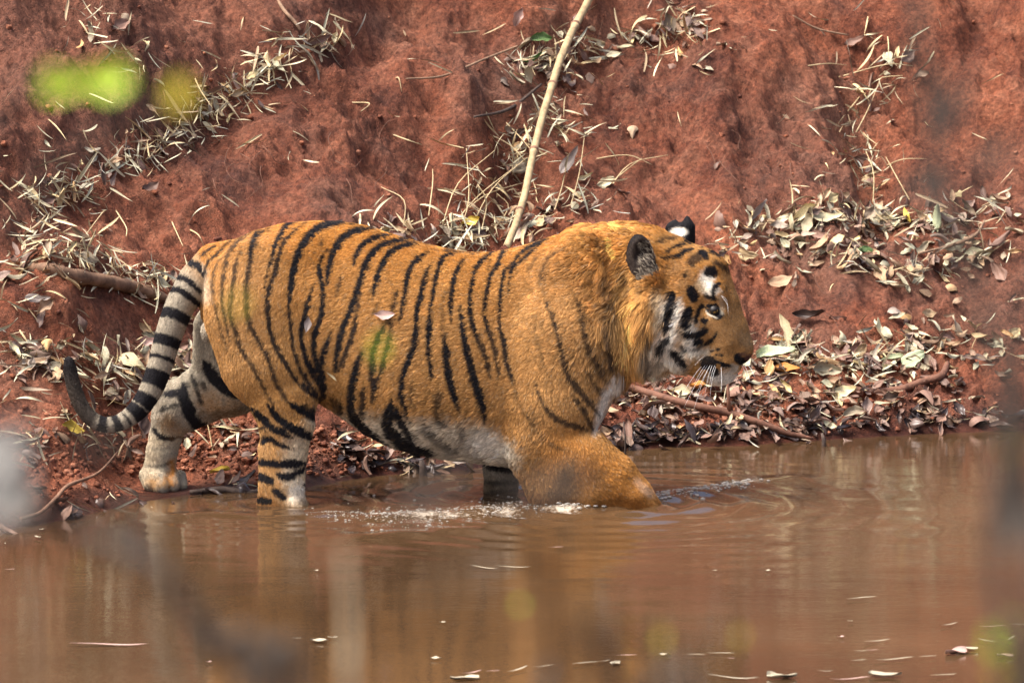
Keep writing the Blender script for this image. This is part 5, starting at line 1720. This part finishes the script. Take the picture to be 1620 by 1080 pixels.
def shrub(base_px, dist, stems, leaves, label):
    root = bpy.data.objects.new("shrub", None); COL.objects.link(root)
    b0 = near(base_px, 1080, dist)
    gz = ground_z(b0.x, b0.y)
    root.location = (b0.x, b0.y, gz)
    tag(root, label, "shrub")
    inv = Matrix.Translation(-root.location)
    base = Vector((b0.x, b0.y, gz - .05))
    for pts, r_, m_ in stems:
        q = [near(a, b, dist + dd) for a, b, dd in pts]
        first = q[0]
        mid = base.lerp(first, .6) + Vector((.02, 0, .04))
        s = spline([tuple(base)] + [tuple(mid)] + [tuple(v) for v in q], 8 * (len(q) + 2))
        V, F = tube([tuple(inv @ Vector(v)) for v in s], np.linspace(r_ * 1.35, r_ * .8, len(s)), 8)
        build("stem", V, F, m_, root)
    for a, b, dd, L_, W_, yaw, m_ in leaves:
        v, f = broad(1, W_, .1, .1, abs(int(a)))
        p = near(a, b, dist + dd) - root.location
        M_ = Matrix.Translation(p) @ Matrix.Rotation(math.radians(75), 4, 'X') @ Matrix.Rotation(yaw, 4, 'Z') @ Matrix.Scale(L_, 4)
        A_ = np.array(M_)
        build("leaf", v @ A_[:3, :3].T + A_[:3, 3], f.tolist(), m_, root)


shrub(260, 2.9, [
    ([(470, 1150, 0), (400, 1075, 0), (310, 980, .02), (235, 880, 0), (195, 810, 0)], .0046, SHST),
    ([(430, 1160, 0), (330, 1020, 0), (250, 900, -.02), (120, 840, 0), (30, 790, -.05), (-40, 760, -.1)], .004, SHST),
    ([(-90, 1150, 0), (-60, 700, 0), (-40, 300, 0), (20, 140, 0), (100, 130, 0)], .0014, SHST),
    ([(-90, 1150, 0), (-70, 700, 0), (10, 350, 0), (180, 200, 0), (285, 160, 0)], .0012, SHST)],
    [(98, 132, 0, .024, .62, .1, LG), (168, 126, 0, .027, .68, -.3, LG), (285, 148, 0, .018, .7, 1.5, LY),
     (0, 775, -.3, .046, .6, .9, LGREY), (-14, 715, -.3, .040, .6, .4, LGREY), (40, 800, -.1, .03, .5, 1.2, SHST), (150, 700, -.3, .03, .25, .5, SHST),
     (600, 552, .4, .0125, .4, 1.3, LG), (378, 480, .3, .014, .35, 1.0, LY)],
    "out of focus shrub with a dark slanting stem and bright green leaves on the left")
shrub(700, 3.1, [
    ([(560, 1150, 0), (556, 1080, 0), (552, 960, 0), (545, 870, 0)], .0024, SHPALE),
    ([(860, 1180, 0), (880, 1080, 0), (862, 900, -.4), (850, 790, -.6)], .0028, SHST),
    ([(1100, 1180, 0), (1000, 1100, 0), (930, 1000, -.2)], .003, SHST)],
    [(822, 955, .5, .007, .45, .2, LG), (1045, 1010, .3, .012, .35, 1.4, LY), (1172, 1005, .3, .009, .35, 1.5, LY), (690, 770, -.7, .04, .25, .8, SHST), (870, 770, -.7, .04, .25, .4, SHST)],
    "out of focus shrub with pale upright stems low in the middle")
shrub(1600, 2.8, [
    ([(1600, 1160, 0), (1585, 1000, 0), (1572, 860, 0), (1585, 700, 0), (1590, 560, 0)], .0038, SHST),
    ([(1640, 1160, 0), (1630, 800, 0), (1560, 500, 0), (1500, 320, 0), (1465, 150, 0), (1450, -40, 0)], .0042, SHST),
    ([(1680, 1160, 0), (1640, 900, 0), (1618, 700, 0), (1630, 400, 0)], .0035, SHST)],
    [(1585, 1005, 0, .022, .6, 1.2, LG), (1600, 1060, 0, .022, .6, .6, LY), (1612, 700, .1, .016, .6, 1.3, LY), (1500, 160, -.2, .035, .4, 1.4, SHST), (1470, 280, -.2, .03, .4, 1.2, SHST), (1570, 250, -.2, .035, .35, 1.0, SHST),
     (1605, 800, -.2, .04, .35, 1.4, SHST)],
    "out of focus shrub with dark stems along the right side")
